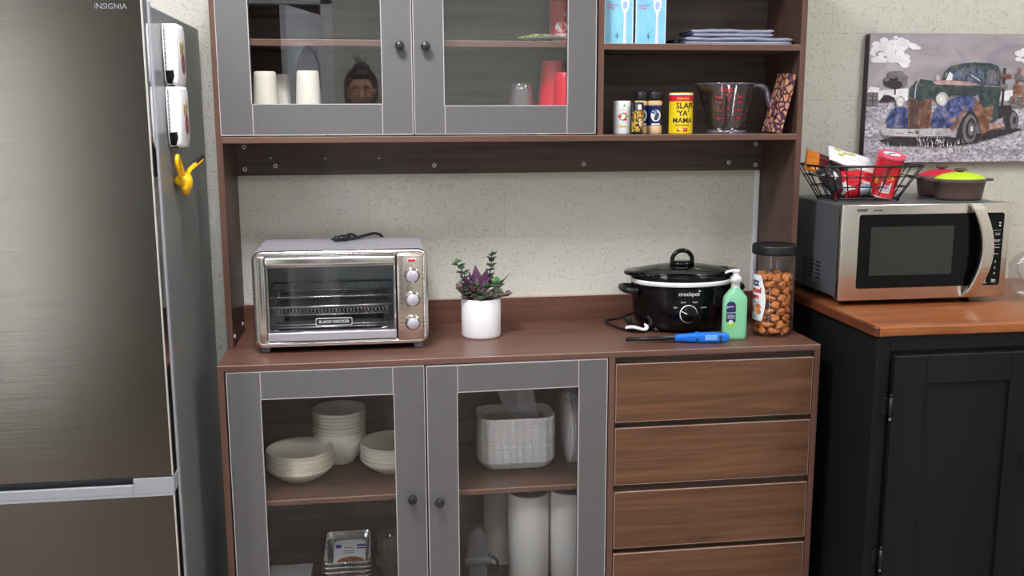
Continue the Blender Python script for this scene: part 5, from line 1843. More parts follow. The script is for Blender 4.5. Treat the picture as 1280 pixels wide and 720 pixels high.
for x in (2.075, 2.147):
    b = B('knob_black'); b.cyl((x, KY - .012, .60), (x, KY - .028, .60), .006, 12); b.lathe([(0, 0), (.013, .002), (.015, .008), (.012, .013), (0, .014)], n=20, mtx=Matrix.Translation((x, KY - .026, .60)) @ Matrix.Rotation(PI / 2, 4, 'X')); obj('knob', b, bc)
b = B('butcher', 'butcher_end')
b.box(KX + .012, 2.60, KY, .016, KZ - .024, KZ, 0, .003, None, 2)
b.box(KX, KX + .012, KY + .012, .016, KZ - .024, KZ, 1, .002); b.box(KX, KX + .0125, KY + .0005, KY + .012, KZ - .024, KZ, 1, .002)
o = obj('wooden_countertop', b, None, (2.1, -.3, KZ - .024))
tag(o, 'thick warm brown butcher block countertop on the black cabinet', 'countertop')

# ------------------------------------------------------------------ microwave
MZ0, MZ1 = .986, 1.254
MX0, MX1, MY = 1.672, 2.174, -.360
def microwave():
    t = thing('microwave_oven', 'stainless microwave with curved vertical handle on the wooden countertop', 'microwave', ((MX0 + MX1) / 2, -.18, KZ))
    b = B('mw_side', 'black_matte')
    b.box(MX0 + .006, MX1 - .006, MY + .036, -.012, MZ0 + .006, MZ1 - .001, 0, .003)
    for i in range(3):
        for j in range(5):
            y = -.215 + .042 * i
            z = 1.030 + .0115 * j
            b.box(MX0 + .0055, MX0 + .0068, y - .014, y + .014, z - .0024, z + .0024, 1)
    b.box(MX0 + .02, MX1 - .02, MY + .04, -.03, MZ0, MZ0 + .008, 1)
    obj('case', b, t)
    b = B('mw_side'); b.box(MX0 + .003, MX1 - .003, MY + .020, MY + .0355, MZ0 + .003, MZ1 + .0005, 0, .002); obj('front_collar', b, t)
    # door and panel face
    b = B('steel', 'mw_glass', 'mw_screen', 'print_black')
    wx0, wx1, wz0, wz1 = 1.7225, 2.155, 1.020, 1.2265
    def rr(x0, x1, z0, z1, r, y):
        return [(cx + r * math.cos(math.radians(a0 + 90 * i / 5)), y, cz + r * math.sin(math.radians(a0 + 90 * i / 5))) for cx, cz, a0 in ((x1 - r, z1 - r, 0), (x0 + r, z1 - r, 90), (x0 + r, z0 + r, 180), (x1 - r, z0 + r, 270)) for i in range(6)]
    b.box(MX0, MX1, MY, MY + .022, MZ0, MZ1, 0, .003, None, 2)
    obj_face = b
    b.prism(rr(wx0, wx1, wz0, wz1, .008, MY - .0008), (0, .002, 0), 1)
    b.prism(rr(1.758, 2.005, 1.056, 1.192, .004, MY - .0012), (0, .001, 0), 2)
    b.text('SHARP', .0105, front(MX0 + .058, MY - .0010, 1.2385), 3, .0002)
    b.text('Carousel', .0075, front(MX0 + .103, MY - .0008, 1.2380), 3, .0001)
    d = obj('door', b, t)
    b = B('print_white')
    y = MY - .0014
    px_ = (2.095, 2.118, 2.141)
    b.box(2.150 - .010, 2.150 - .004, y, y + .0003, 1.196, 1.199); b.box(2.150 - .010, 2.150 - .004, y, y + .0003, 1.188, 1.1915)
    for z, names in ((1.168, ('Baked', 'Frozen')), (1.164, ('Potato', 'Entree')), (1.149, ('Reheat', 'Beverage')), (1.145, ('', 'Center')), (1.128, ('Popcorn', 'Defrost')), (1.110, ('Express', 'Minute'))):
        for n_, x in zip(names, (2.112, 2.138)):
            if n_:
                b.text(n_, .0052, front(x, y, z)  , 0, .00003)
    for z, row in ((1.087, '123'), (1.070, '456'), (1.053, '789')):
        for n_, x in zip(row, (2.090, 2.112, 2.137)):
            b.text(n_, .0095, front(x, y, z), 0, .0001)
    b.text('0', .0085, front(2.110, y, 1.034), 0, .0004); b.text('Start', .0065, front(2.136, y, 1.035), 0, .0003); b.text('+30 sec', .0050, front(2.136, y, 1.0295), 0, .0001); b.text('Clear', .0050, front(2.110, y, 1.0275), 0, .0001)
    for z in (1.176, 1.136):
        b.box(2.098, 2.148, y, y + .0003, z, z + .0007)
    obj('keypad_print', b, t, None, 'white keypad lettering')
    # curved bar handle
    b = B('steel')
    N = 18
    rows = []
    for i in range(N + 1):
        v = i / N
        bow = math.sin(PI * v)
        zc = MZ0 + .004 + (MZ1 - MZ0 - .004) * v
        xc = 2.058 + .030 * bow + .004 * v - .0
        yo = MY - .006 - .030 * bow ** .6
        w = .0175
        rows.append([b.bm.verts.new(p) for p in ((xc - w, yo, zc), (xc - w + .003, yo - .004, zc), (xc + w - .003, yo - .004, zc), (xc + w, yo, zc), (xc + w, yo + .009, zc), (xc - w, yo + .009, zc))])
    for i in range(N):
        for k in range(6):
            f = b.bm.faces.new((rows[i][k], rows[i][(k + 1) % 6], rows[i + 1][(k + 1) % 6], rows[i + 1][k])); f.smooth = False
    b.bm.faces.new(rows[0][::-1]); b.bm.faces.new(rows[-1])
    obj('handle', b, d, None, 'curved satin steel handle')
    for x in (MX0 + .05, 2.082):
        for y in (MY + .045, -.05):
            b = B('black_soft'); b.cyl((x, y, KZ), (x, y, MZ0 + .006), .011, 14); obj('foot', b, t)
microwave()

# ------------------------------------------------------------------ wire basket of snacks on the microwave
TZ = MZ1 - .001
def basket():
    cx, cy = 1.800, -.190
    t = thing('wire_basket', 'black wire basket of snacks on top of the microwave', 'basket', (cx, cy, TZ))
    def ringp(hx, hy, z, r=.02, n=6):
        return [(cx + sx * (hx - r) + r * math.cos(math.radians(a0 + 90 * i / n)), cy + sy * (hy - r) + r * math.sin(math.radians(a0 + 90 * i / n)), z) for sx, sy, a0 in ((1, 1, 0), (-1, 1, 90), (-1, -1, 180), (1, -1, 270)) for i in range(n + 1)]
    top, bot = (.150, .100, TZ + .101), (.100, .062, TZ + .008)
    lerp = lambda v: tuple(bot[i] + (top[i] - bot[i]) * v for i in range(3))
    b = B('wire_black')
    b.tube(ringp(*top), .0034, 8, 0, True); b.tube(ringp(top[0] - .007, top[1] - .007, top[2] - .001), .0026, 8, 0, True)
    b.tube(ringp(*bot), .0030, 8, 0, True)
    for v in (.36, .68):
        b.tube(ringp(*lerp(v)), .0017, 6, 0, True)
    for i in range(7):
        u = -1 + 2 * i / 6
        for s in (-1, 1):
            b.tube([(cx + u * (bot[0] - .012), cy + s * bot[1], bot[2]), (cx + u * (top[0] - .016), cy + s * top[1], top[2])], .0018, 6)
        b.tube([(cx + u * (bot[0] - .012), cy - bot[1], bot[2]), (cx + u * (bot[0] - .012), cy + bot[1], bot[2])], .0017, 6)
    for i in range(4):
        u = -1 + 2 * i / 3
        for s in (-1, 1):
            b.tube([(cx + s * bot[0], cy + u * (bot[1] - .010), bot[2]), (cx + s * top[0], cy + u * (top[1] - .014), top[2])], .0018, 6)
        b.tube([(cx - bot[0], cy + u * (bot[1] - .010), bot[2]), (cx + bot[0], cy + u * (bot[1] - .010), bot[2])], .0015, 6)
    obj('wire_frame', b, t)
    for sx in (-1, 1):
        for sy in (-1, 1):
            b = B('wire_black'); b.blob((cx + sx * (bot[0] - .006), cy + sy * (bot[1] - .006), TZ + .0055), (.006, .006, .0055), 0, 12, 8); obj('foot', b, t)
    c = Vector((cx, cy, TZ))
    g = 'snack bags in the wire basket'
    pillow_bag('snack_bag', 'crumpled red snack bag with silver print at the basket front', 'snack bag', c + Vector((-.012, -.034, .052)), .105, .085, .042, (1.20, -.15, -.05), ['bag_red', 'silver_print', 'bag_white'], lambda u, v: 1 if (.40 < u < .72 and v < .30) else (2 if (u + .7 * v < .42 and v > .22) or (abs(u - .55) + abs(v - .35) < .12) else 0), 7, g)
    pillow_bag('snack_bag', 'dark foil snack bag at the left end of the basket', 'snack bag', c + Vector((-.085, -.018, .060)), .095, .085, .034, (1.15, .9, .1), ['bag_dark', 'bag_white', 'bag_maroon'], lambda u, v: 2 if u > .78 else (1 if (abs(u - .35) < .10 and .25 < v < .55) else 0), 8, g)
    pillow_bag('snack_bag', 'maroon snack bag with an orange top sticking up at the left', 'snack bag', c + Vector((-.085, .030, .098)), .130, .105, .026, (.62, .34, -.25), ['bag_maroon', 'orange', 'bag_dark'], lambda u, v: 1 if u < .30 or v > .86 else (2 if v < .16 else 0), 9, g)
    pillow_bag('snack_bag', 'white snack bag with olive dots lying across the basket top', 'snack bag', c + Vector((-.022, -.002, .114)), .150, .082, .024, (.55, .30, -.18), ['bag_white', 'olive_print', 'print_black', 'silver_print'], lambda u, v: 1 if ((u - .18) ** 2 + (v - .72) ** 2 < .006 or (u - .40) ** 2 * .5 + (v - .62) ** 2 < .007 or (u - .24) ** 2 + (v - .40) ** 2 < .004) else (2 if v > .95 else (3 if u > .82 and v > .5 else 0)), 10, g)
    mt = Matrix.Translation(c + Vector((.050, -.034, .016))) @ Euler((math.radians(16), math.radians(6), 0)).to_matrix().to_4x4()
    t2, lo, r, h, mt = chips_can('chips_can', 'red chips can with pink lid standing in the wire basket', mt.translation.x, mt.translation.y, mt.translation.z, mt, 'pink_lid')
    b = B('label_white', 'print_grey', 'label_yellow', 'silver_print', 'gold_print')
    P = lambda u, v, k=0: mt @ Vector(around(0, 0, 0, r + .0006 + .0003 * k, math.radians(-104))(u, v))
    b.poly([P(-.014, .018), P(0, .018), P(.014, .018), P(.014, .050), P(0, .050), P(-.014, .050)], 0)
    for zz in (.022, .030, .038):
        b.poly([P(-.012, zz, 1), P(0, zz, 1), P(.012, zz, 1), P(.012, zz + .005, 1), P(0, zz + .005, 1), P(-.012, zz + .005, 1)], 3)
    b.poly([P(-.030 + .006 * math.cos(a), .048 + .009 * math.sin(a)) for a in [2 * PI * i / 10 for i in range(10)]], 4)
    b.poly([P(.004 + .014 * math.cos(a), .062 + .005 * math.sin(a)) for a in [2 * PI * i / 12 for i in range(12)]], 4)
    obj('print', b, t2, None, 'white barcode patch')
    b = B('label_white', 'print_grey')
    b.poly([mt @ Vector((.0255 * math.cos(a), .0215 * math.sin(a), h - .0008)) for a in [2 * PI * i / 28 for i in range(28)]], 0)
    b.poly([mt @ Vector((.003 + .0125 * math.cos(a), .004 + .0065 * math.sin(a + .5), h - .0004)) for a in [2 * PI * i / 20 for i in range(20)]], 1)
    b.poly([mt @ Vector((-.012 + .006 * math.cos(a), -.007 + .0045 * math.sin(a), h - .0004)) for a in [2 * PI * i / 16 for i in range(16)]], 1)
    obj('lid_print', b, lo, None, 'white oval print')
    pillow_bag('snack_bag', 'small red snack bag wedged behind the can at the basket right', 'snack bag', c + Vector((.085, .020, .050)), .070, .085, .024, (1.3, .0, .5), ['bag_red', 'print_black', 'bag_white'], lambda u, v: 1 if abs(u - .5) < .12 else (2 if v < .2 else 0), 12, g)
basket()

# ------------------------------------------------------------------ two small casserole pots
def casserole(x, y, rot, lid_m, label, knob_m='brown_pot'):
    t = thing('mini_casserole', label, 'casserole', (x, y, TZ), 'small brown casseroles on the microwave')
    A, Bq, H = .0780, .058, .060
    ks = Bq / A
    b = B('brown_pot')
    b.lathe([(0, .0), (A * .80, 0), (A * .86, .003), (A * .885, .010), (A * .955, H - .012), (A * .985, H - .011), (A * 1.0, H), (A * .975, H + .001), (A * .94, H - .004), (A * .82, .008), (0, .006)], (0, 0, 0), 48, 0, 1, ks)
    obj('body', b, t)
    for s in (-1, 1):
        b = B('brown_pot')
        pts = [(s * A * .95, -.020, H - .007), (s * (A + .020), -.017, H - .006), (s * (A + .027), -.008, H - .006), (s * (A + .027), .008, H - .006), (s * (A + .020), .017, H - .006), (s * A * .95, .020, H - .007)]
        b.prism(pts, (0, 0, .0065), 0, .002, 2)
        obj('handle', b, t)
    b = B(lid_m)
    b.lathe([(A * .95, H - .0005), (A * .955, H + .002), (A * .88, H + .006), (A * .60, H + .015), (A * .30, H + .0195), (0, H + .0200)], (0, 0, 0), 48, 0, 1, ks)
    lid = obj('lid', b, t, None, 'bright coloured lid')
    b = B(knob_m)
    b.lathe([(.009, H + .017), (.009, H + .022), (.0185, H + .024), (.0195, H + .028), (.0180, H + .0305), (0, H + .031)], (0, 0, 0), 28, 0, 1, .7)
    obj('knob', b, lid, None, 'brown lid knob')
    for ch in t.children_recursive:
        for v in (ch.data.vertices if ch.data.users == 1 else []):
            v.co += Vector((x, y, TZ))
    t.rotation_euler = (0, 0, rot)
casserole(2.092, -.232, 0.03, 'lime', 'small brown casserole with lime green lid in front of its red-lidded twin')
casserole(2.118, -.095, 0.03, 'lid_red', 'small brown casserole with red lid behind its lime-lidded twin')

# crumpled clear plastic bag at the right end of the counter
b = B('film')
rn = random.Random(21)
def bagf(u, v):
    a = 2 * PI * u
    el = PI * (v - .5)
    k = 1 + .22 * math.sin(5 * a + 3 * v) + .20 * math.sin(9 * a + 11 * v) + .08 * math.sin(17 * v + 4 * a)
    x = 2.325 + .098 * k * math.cos(a) * math.cos(el)
    y = -.36 + .085 * k * math.sin(a) * math.cos(el)
    z = KZ + .078 + .082 * math.sin(el) * (1 + .12 * math.sin(3 * a))
    return (x, y, max(z, KZ + .0012))
b.grid(bagf, 40, 22, 0, False)
b.grid(lambda u, v: (2.245 + .05 * u - .024 * v + .010 * math.sin(9 * u), -.40 + .04 * u + .01 * math.sin(7 * v), KZ + .105 + .040 * v - .015 * u * v + .006 * math.sin(11 * u + 4 * v)), 10, 10, 0, False)
o = obj('plastic_bag', b, None, (2.325, -.36, KZ))
tag(o, 'crumpled clear plastic bag on the countertop right of the microwave', 'plastic bag')

# ------------------------------------------------------------------ canvas print of an old truck
def canvas():
    x0, z1, hgt, wid = 1.9045, 1.739, .390, .66
    yf = WY - .030
    t = thing('canvas_print', 'unframed canvas print of a rusty old truck in a pale field', 'picture', (x0 + wid / 2, WY - .015, z1 - hgt))
    k = NT('canvas_sky')
    v = k.coords((1.0, 1, 2.4))
    f = k.noise(v, 6, 4, 0.6, .6)
    k.l(k.ramp(f, [(.3, lin((146, 137, 146))), (.55, lin((172, 163, 170))), (.75, lin((196, 188, 194)))]), k.b.inputs['Base Color'])
    k.b.inputs['Roughness'].default_value = .6
    k2 = NT('canvas_grass')
    f2 = k2.noise(k2.coords((1, 1, 1.6)), 75, 4, .75)
    f3 = k2.noise(k2.coords((1, 1, 3)), 14, 3)
    g1 = k2.ramp(f2, [(.34, lin((112, 104, 114))), (.5, lin((196, 190, 200))), (.66, lin((236, 233, 240)))])
    k2.l(k2.mix(g1, k2.ramp(f3, [(.35, lin((150, 142, 152))), (.6, (1, 1, 1, 1))]), .5, 'MULTIPLY'), k2.b.inputs['Base Color'])
    k2.b.inputs['Roughness'].default_value = .6
    def mott(name, stops, sc=40):
        q = NT(name)
        q.l(q.ramp(q.noise(q.coords(), sc, 4, .65, .5), stops), q.b.inputs['Base Color'])
        q.b.inputs['Roughness'].default_value = .55
        return q.m
    cab = mott('print_cab_green', [(.3, lin((34, 44, 48))), (.5, lin((56, 76, 78))), (.66, lin((96, 96, 84)))])
    fen = mott('print_fender_blue', [(.30, lin((30, 32, 58))), (.45, lin((52, 62, 112))), (.57, lin((100, 110, 160))), (.66, lin((172, 138, 126)))], 42)
    rust = mott('print_rust', [(.3, lin((84, 56, 46))), (.5, lin((128, 88, 70))), (.7, lin((184, 140, 116)))])
    pink = mott('print_pale_rust', [(.3, lin((150, 104, 92))), (.6, lin((206, 172, 168)))])
    cloud = mott('print_cloud', [(.3, lin((216, 212, 216))), (.6, lin((244, 242, 244)))], 30)
    dark = mott('print_dark', [(.3, lin((30, 28, 32))), (.7, lin((66, 60, 66)))], 60)
    grey = mott('print_midgrey', [(.3, lin((92, 88, 94))), (.7, lin((140, 134, 140)))], 60)
    metal = mott('print_bumper', [(.3, lin((140, 134, 140))), (.6, lin((206, 202, 208)))], 40)
    glassp = mott('print_windscreen', [(.35, lin((40, 48, 62))), (.6, lin((104, 116, 140)))], 50)
    lens = mott('print_lens', [(.3, lin((200, 192, 190))), (.6, lin((240, 236, 230)))], 60)
    b = B(k.m, k2.m, cab, fen, rust, pink, cloud, dark, grey, metal, glassp, lens, mat('canvas_edge', (70, 66, 70), .6))
    S_ = 372.0 * 3.89
    def P(zx, zy, layer=0):
        f_ = (zy - 48) / (685 - 48)
        xl = 64 - 39 * f_
        return (x0 + (zx - xl) / S_, yf - .0002 - .00003 * layer, z1 - hgt * f_)
    # stretched canvas: box with dark wrapped edge
    b.box(x0, x0 + wid, yf, WY - .001, z1 - hgt, z1, 12, .002)
    hz = z1 - hgt * (375 - 48) / 637
    b.poly([(x0 + .001, yf - .0002, hz), (x0 + wid - .001, yf - .0002, hz), (x0 + wid - .001, yf - .0002, z1 - .001), (x0 + .001, yf - .0002, z1 - .001)], 0)
    b.poly([(x0 + .001, yf - .0002, z1 - hgt + .001), (x0 + wid - .001, yf - .0002, z1 - hgt + .001), (x0 + wid - .001, yf - .0002, hz), (x0 + .001, yf - .0002, hz)], 1)
    L = [0]
    def pol(pts, mi):
        L[0] += 1
        b.poly([P(x, y, L[0]) for x, y in pts], mi)
    def ell(cx, cy, rx, ry, mi, n=24, rot=0):
        pol([(cx + rx * math.cos(a) * math.cos(rot) - ry * math.sin(a) * math.sin(rot), cy + rx * math.cos(a) * math.sin(rot) + ry * math.sin(a) * math.cos(rot)) for a in [2 * PI * i / n for i in range(n)]], mi)
    def line(pts, w, mi):
        for (xa, ya), (xb, yb) in zip(pts[:-1], pts[1:]):
            d = math.hypot(xb - xa, yb - ya) or 1
            nx, ny = -(yb - ya) / d * w / 2, (xb - xa) / d * w / 2
            pol([(xa + nx, ya + ny), (xb + nx, yb + ny), (xb - nx, yb - ny), (xa - nx, ya - ny)], mi)
    # clouds
    rc = random.Random(8)
    for (cx, cy, rx, ry, n_) in ((150, 100, 70, 42, 26), (215, 100, 50, 30, 18), (120, 150, 50, 36, 18), (190, 160, 40, 26, 14), (225, 195, 18, 18, 6), (275, 108, 18, 14, 6), (800, 150, 34, 38, 16), (880, 140, 60, 40, 18)):
        for _ in range(n_):
            a_, q_ = rc.uniform(0, 2 * PI), math.sqrt(rc.random())
            px, py = cx + rx * q_ * math.cos(a_), cy + ry * q_ * math.sin(a_)
            sz = rc.uniform(9, 24)
            ell(max(px, 64 + sz - 2 - (py - 48) * .06), max(py, 50 + sz * .7), sz, sz * .68, 6, 14)
    # far hills, sheds, tree
    pol([(56, 372), (56, 330), (130, 322), (240, 312), (240, 375)], 6)
    pol([(680, 375), (690, 330), (760, 318), (880, 325), (1000, 330), (1000, 378)], 6)
    for (cx, cy, rx, ry) in ((180, 262, 42, 32), (150, 284, 28, 24), (212, 284, 26, 26), (165, 248, 26, 18), (198, 246, 26, 18), (180, 296, 34, 22), (136, 270, 14, 10), (228, 262, 12, 12)):
        ell(cx, cy, rx, ry, 7 if rx > 26 else 8, 14)
    line([(176, 345), (178, 310), (182, 280)], 8, 7); line([(178, 312), (160, 288)], 4, 7); line([(180, 306), (204, 284)], 4, 7)
    pol([(44, 398), (46, 326), (98, 330), (94, 398)], 8); pol([(44, 332), (60, 304), (104, 312), (100, 334)], 6); line([(46, 350), (96, 354)], 3, 7); line([(45, 372), (95, 374)], 3, 7); line([(72, 332), (70, 398)], 3, 7)
    pol([(100, 380), (128, 340), (176, 352), (178, 374), (140, 380)], 7); pol([(124, 348), (146, 332), (180, 350), (176, 360), (146, 346)], 6)
    pol([(720, 385), (735, 352), (806, 356), (815, 385)], 8); pol([(786, 385), (792, 364), (870, 364), (870, 388)], 8)
    # shade under the truck and its undergrowth
    pol([(100, 570), (170, 555), (380, 552), (470, 560), (620, 530), (760, 512), (800, 520), (700, 550), (560, 590), (420, 606), (300, 600), (150, 596)], 7)
    # stake bed behind the cab
    line([(692, 452), (704, 212)], 12, 7); line([(672, 380), (682, 240)], 10, 4); pol([(684, 240), (738, 242), (738, 264), (684, 262)], 4); pol([(684, 292), (720, 292), (720, 314), (684, 314)], 8)
    line([(744, 392), (780, 212)], 14, 4); line([(782, 396), (826, 226)], 12, 4); pol([(756, 238), (812, 262), (808, 282), (752, 258)], 8); pol([(748, 296), (800, 300), (786, 350), (744, 360)], 4); pol([(738, 392), (812, 394), (812, 408), (736, 410)], 8)
    pol([(668, 400), (740, 396), (742, 420), (700, 456), (676, 466)], 7)
    # rear wheel
    ell(740, 474, 36, 54, 7, 28); ell(752, 474, 18, 44, 8, 20); ell(756, 474, 8, 22, 7, 16)
    # cab
    pol([(396, 288), (412, 232), (440, 204), (500, 190), (560, 184), (640, 190), (672, 202), (684, 232), (684, 330), (672, 470), (640, 492), (620, 486), (590, 400), (580, 330)], 2)
    pol([(404, 284), (420, 236), (450, 212), (520, 204), (596, 204), (606, 226), (598, 284)], 10)
    pol([(414, 272), (420, 240), (438, 232), (452, 244), (448, 274)], 6); line([(484, 272), (496, 218), (560, 262)], 5, 8); line([(500, 226), (560, 214)], 4, 8); line([(540, 246), (584, 276)], 4, 6)
    pol([(612, 290), (616, 226), (640, 214), (668, 220), (676, 244), (668, 298)], 10); pol([(620, 284), (624, 236), (642, 222), (660, 226), (662, 290)], 8)
    line([(410, 288), (428, 238), (452, 210), (520, 200), (602, 198)], 7, 2); line([(602, 196), (610, 290)], 8, 2)
    line([(574, 330), (684, 338)], 4, 7); line([(604, 300), (684, 306)], 3, 5)
    pol([(590, 350), (672, 352), (664, 460), (640, 488), (622, 480)], 2); pol([(606, 410), (650, 400), (646, 470), (630, 482)], 4)
    ell(380, 262, 10, 14, 9)
    # bonnet
    pol([(246, 352), (252, 306), (272, 280), (300, 268), (360, 276), (440, 286), (580, 292), (592, 330), (560, 350), (470, 346), (400, 356), (345, 372), (296, 374)], 2)
    pol([(356, 280), (430, 272), (540, 282), (586, 298), (540, 300), (440, 296), (372, 294)], 5)
    line([(292, 268), (276, 300), (270, 362)], 5, 9); line([(300, 270), (340, 312), (346, 370)], 4, 7)
    for q in range(4):
        line([(420, 312 + 9 * q), (570, 312 + 9 * q)], 2.5, 7)
    # grille
    pol([(238, 360), (296, 378), (352, 360), (350, 440), (340, 512), (238, 510)], 4)
    pol([(246, 368), (292, 384), (288, 508), (246, 508)], 7)
    for q in range(8):
        line([(252 + 5 * q, 374 + 1.6 * q), (250 + 5 * q, 506)], 1.6, 4)
    line([(296, 378), (288, 512)], 5, 4)
    for q in range(7):
        line([(302 + 6 * q, 380 - 2 * q), (296 + 6 * q, 508)], 1.8, 7)
    # fenders
    pol([(138, 470), (150, 430), (176, 408), (214, 404), (238, 416), (238, 512), (150, 510), (140, 496)], 3)
    pol([(352, 470), (372, 410), (420, 380), (470, 356), (520, 348), (560, 360), (592, 396), (616, 440), (630, 500), (624, 530), (592, 546), (584, 500), (570, 452), (550, 424), (520, 424), (496, 456), (476, 504), (444, 530), (430, 512), (352, 508)], 3)
    pol([(560, 362), (592, 396), (618, 440), (632, 500), (700, 490), (706, 512), (632, 524), (590, 546), (584, 500), (570, 452), (548, 424), (556, 400)], 4)
    pol([(444, 530), (476, 504), (496, 456), (520, 426), (512, 414), (484, 444), (460, 490), (436, 512)], 4)
    pol([(632, 488), (704, 488), (708, 506), (630, 520)], 5)
    # front wheel
    pol([(470, 590), (478, 520), (500, 462), (530, 428), (556, 432), (574, 470), (572, 540), (540, 592)], 7)
    ell(536, 516, 34, 72, 8, 28, .06); ell(540, 516, 24, 54, 7, 24, .06); ell(543, 516, 15, 34, 8, 20, .06); ell(545, 516, 6, 14, 6, 14)
    # lamps
    ell(202, 378, 22, 28, 9); ell(199, 380, 16, 21, 11); ell(400, 366, 30, 34, 9); ell(396, 368, 22, 26, 11); ell(396, 368, 9, 11, 6)
    # bumper
    pol([(106, 528), (112, 510), (250, 514), (440, 512), (446, 530), (440, 552), (400, 558), (260, 556), (120, 548)], 9)
    line([(110, 548), (260, 555), (436, 552)], 5, 8); ell(280, 532, 12, 9, 4, 10); line([(236, 530), (262, 534)], 5, 7); line([(180, 534), (218, 538)], 5, 4)
    # grass tufts in front of the wheels
    rn = random.Random(4)
    for _ in range(90):
        gx = rn.choice([rn.uniform(280, 420), rn.uniform(100, 820), rn.uniform(420, 620)])
        gy = rn.uniform(585, 640) if not (280 < gx < 420) else rn.uniform(570, 620)
        hh = rn.uniform(12, 32)
        pol([(gx - 3, gy), (gx + 3, gy), (gx + rn.uniform(-9, 9), gy - hh)], rn.choice([6, 1, 1, 8]))
    obj('canvas', b, t)
canvas()

# ------------------------------------------------------------------ the photographer, seen mirrored in the glass
def skin_mesh(chains, sub=1):
    """chains of (point, radius); the first vertex of all is the root; points that coincide are shared"""
    verts, rad, edges, key = [], [], [], {}
    def vid(p, r):
        k = tuple(round(q, 4) for q in p)
        if k not in key:
            key[k] = len(verts)
            verts.append(p)
            rad.append(r)
        return key[k]
    for ch in chains:
        ids = [vid(p, r) for p, r in ch]
        for a, c in zip(ids[:-1], ids[1:]):
            edges.append((a, c))
    me = bpy.data.meshes.new('bones')
    me.from_pydata(verts, edges, [])
    o = bpy.data.objects.new('bones', me)
    COL.objects.link(o)
    md = o.modifiers.new('Skin', 'SKIN')
    md.use_smooth_shade = True
    lay = me.skin_vertices[0] if me.skin_vertices else None
    if lay is None:
        bm = bmesh.new(); bm.from_mesh(me); bm.verts.layers.skin.verify(); bm.to_mesh(me); bm.free()
        lay = me.skin_vertices[0]
    for i, r in enumerate(rad):
        lay.data[i].radius = (r, r) if not isinstance(r, tuple) else r
    lay.data[0].use_root = True
    if sub:
        sd = o.modifiers.new('Subsurf', 'SUBSURF')
        sd.levels = sd.render_levels = sub
    return o

def bake(o):
    dg = bpy.context.evaluated_depsgraph_get()
    me = bpy.data.meshes.new_from_object(o.evaluated_get(dg))
    old = o.data
    bpy.data.objects.remove(o)
    bpy.data.meshes.remove(old)
    return me

def merge_voxel(meshes, voxel, name, mats):
    bm = bmesh.new()
    for me in meshes:
        bm.from_mesh(me)
    me = bpy.data.meshes.new(name)
    bm.to_mesh(me)
    bm.free()
    o = bpy.data.objects.new(name, me)
    COL.objects.link(o)
    rm = o.modifiers.new('Remesh', 'REMESH')
    rm.mode = 'VOXEL'
    rm.voxel_size = voxel
    rm.use_smooth_shade = True
    sm = o.modifiers.new('Smooth', 'SMOOTH')
    sm.iterations = 3
    sm.factor = .4
    return bake(o)

def link_part(name, me, m_, parent, label=None):
    base = Vector(WORLD_LOC[parent.name])
    for v in me.vertices:
        v.co -= base
    me.materials.clear()
    me.materials.append(M[m_])
    o = bpy.data.objects.new(name, me)
    COL.objects.link(o)
    o.parent = parent
    if label:
        o['label'] = label
    return o

def bm_mesh(b):
    me = bpy.data.meshes.new('piece')
    b.bm.to_mesh(me)
    b.bm.free()
    return me

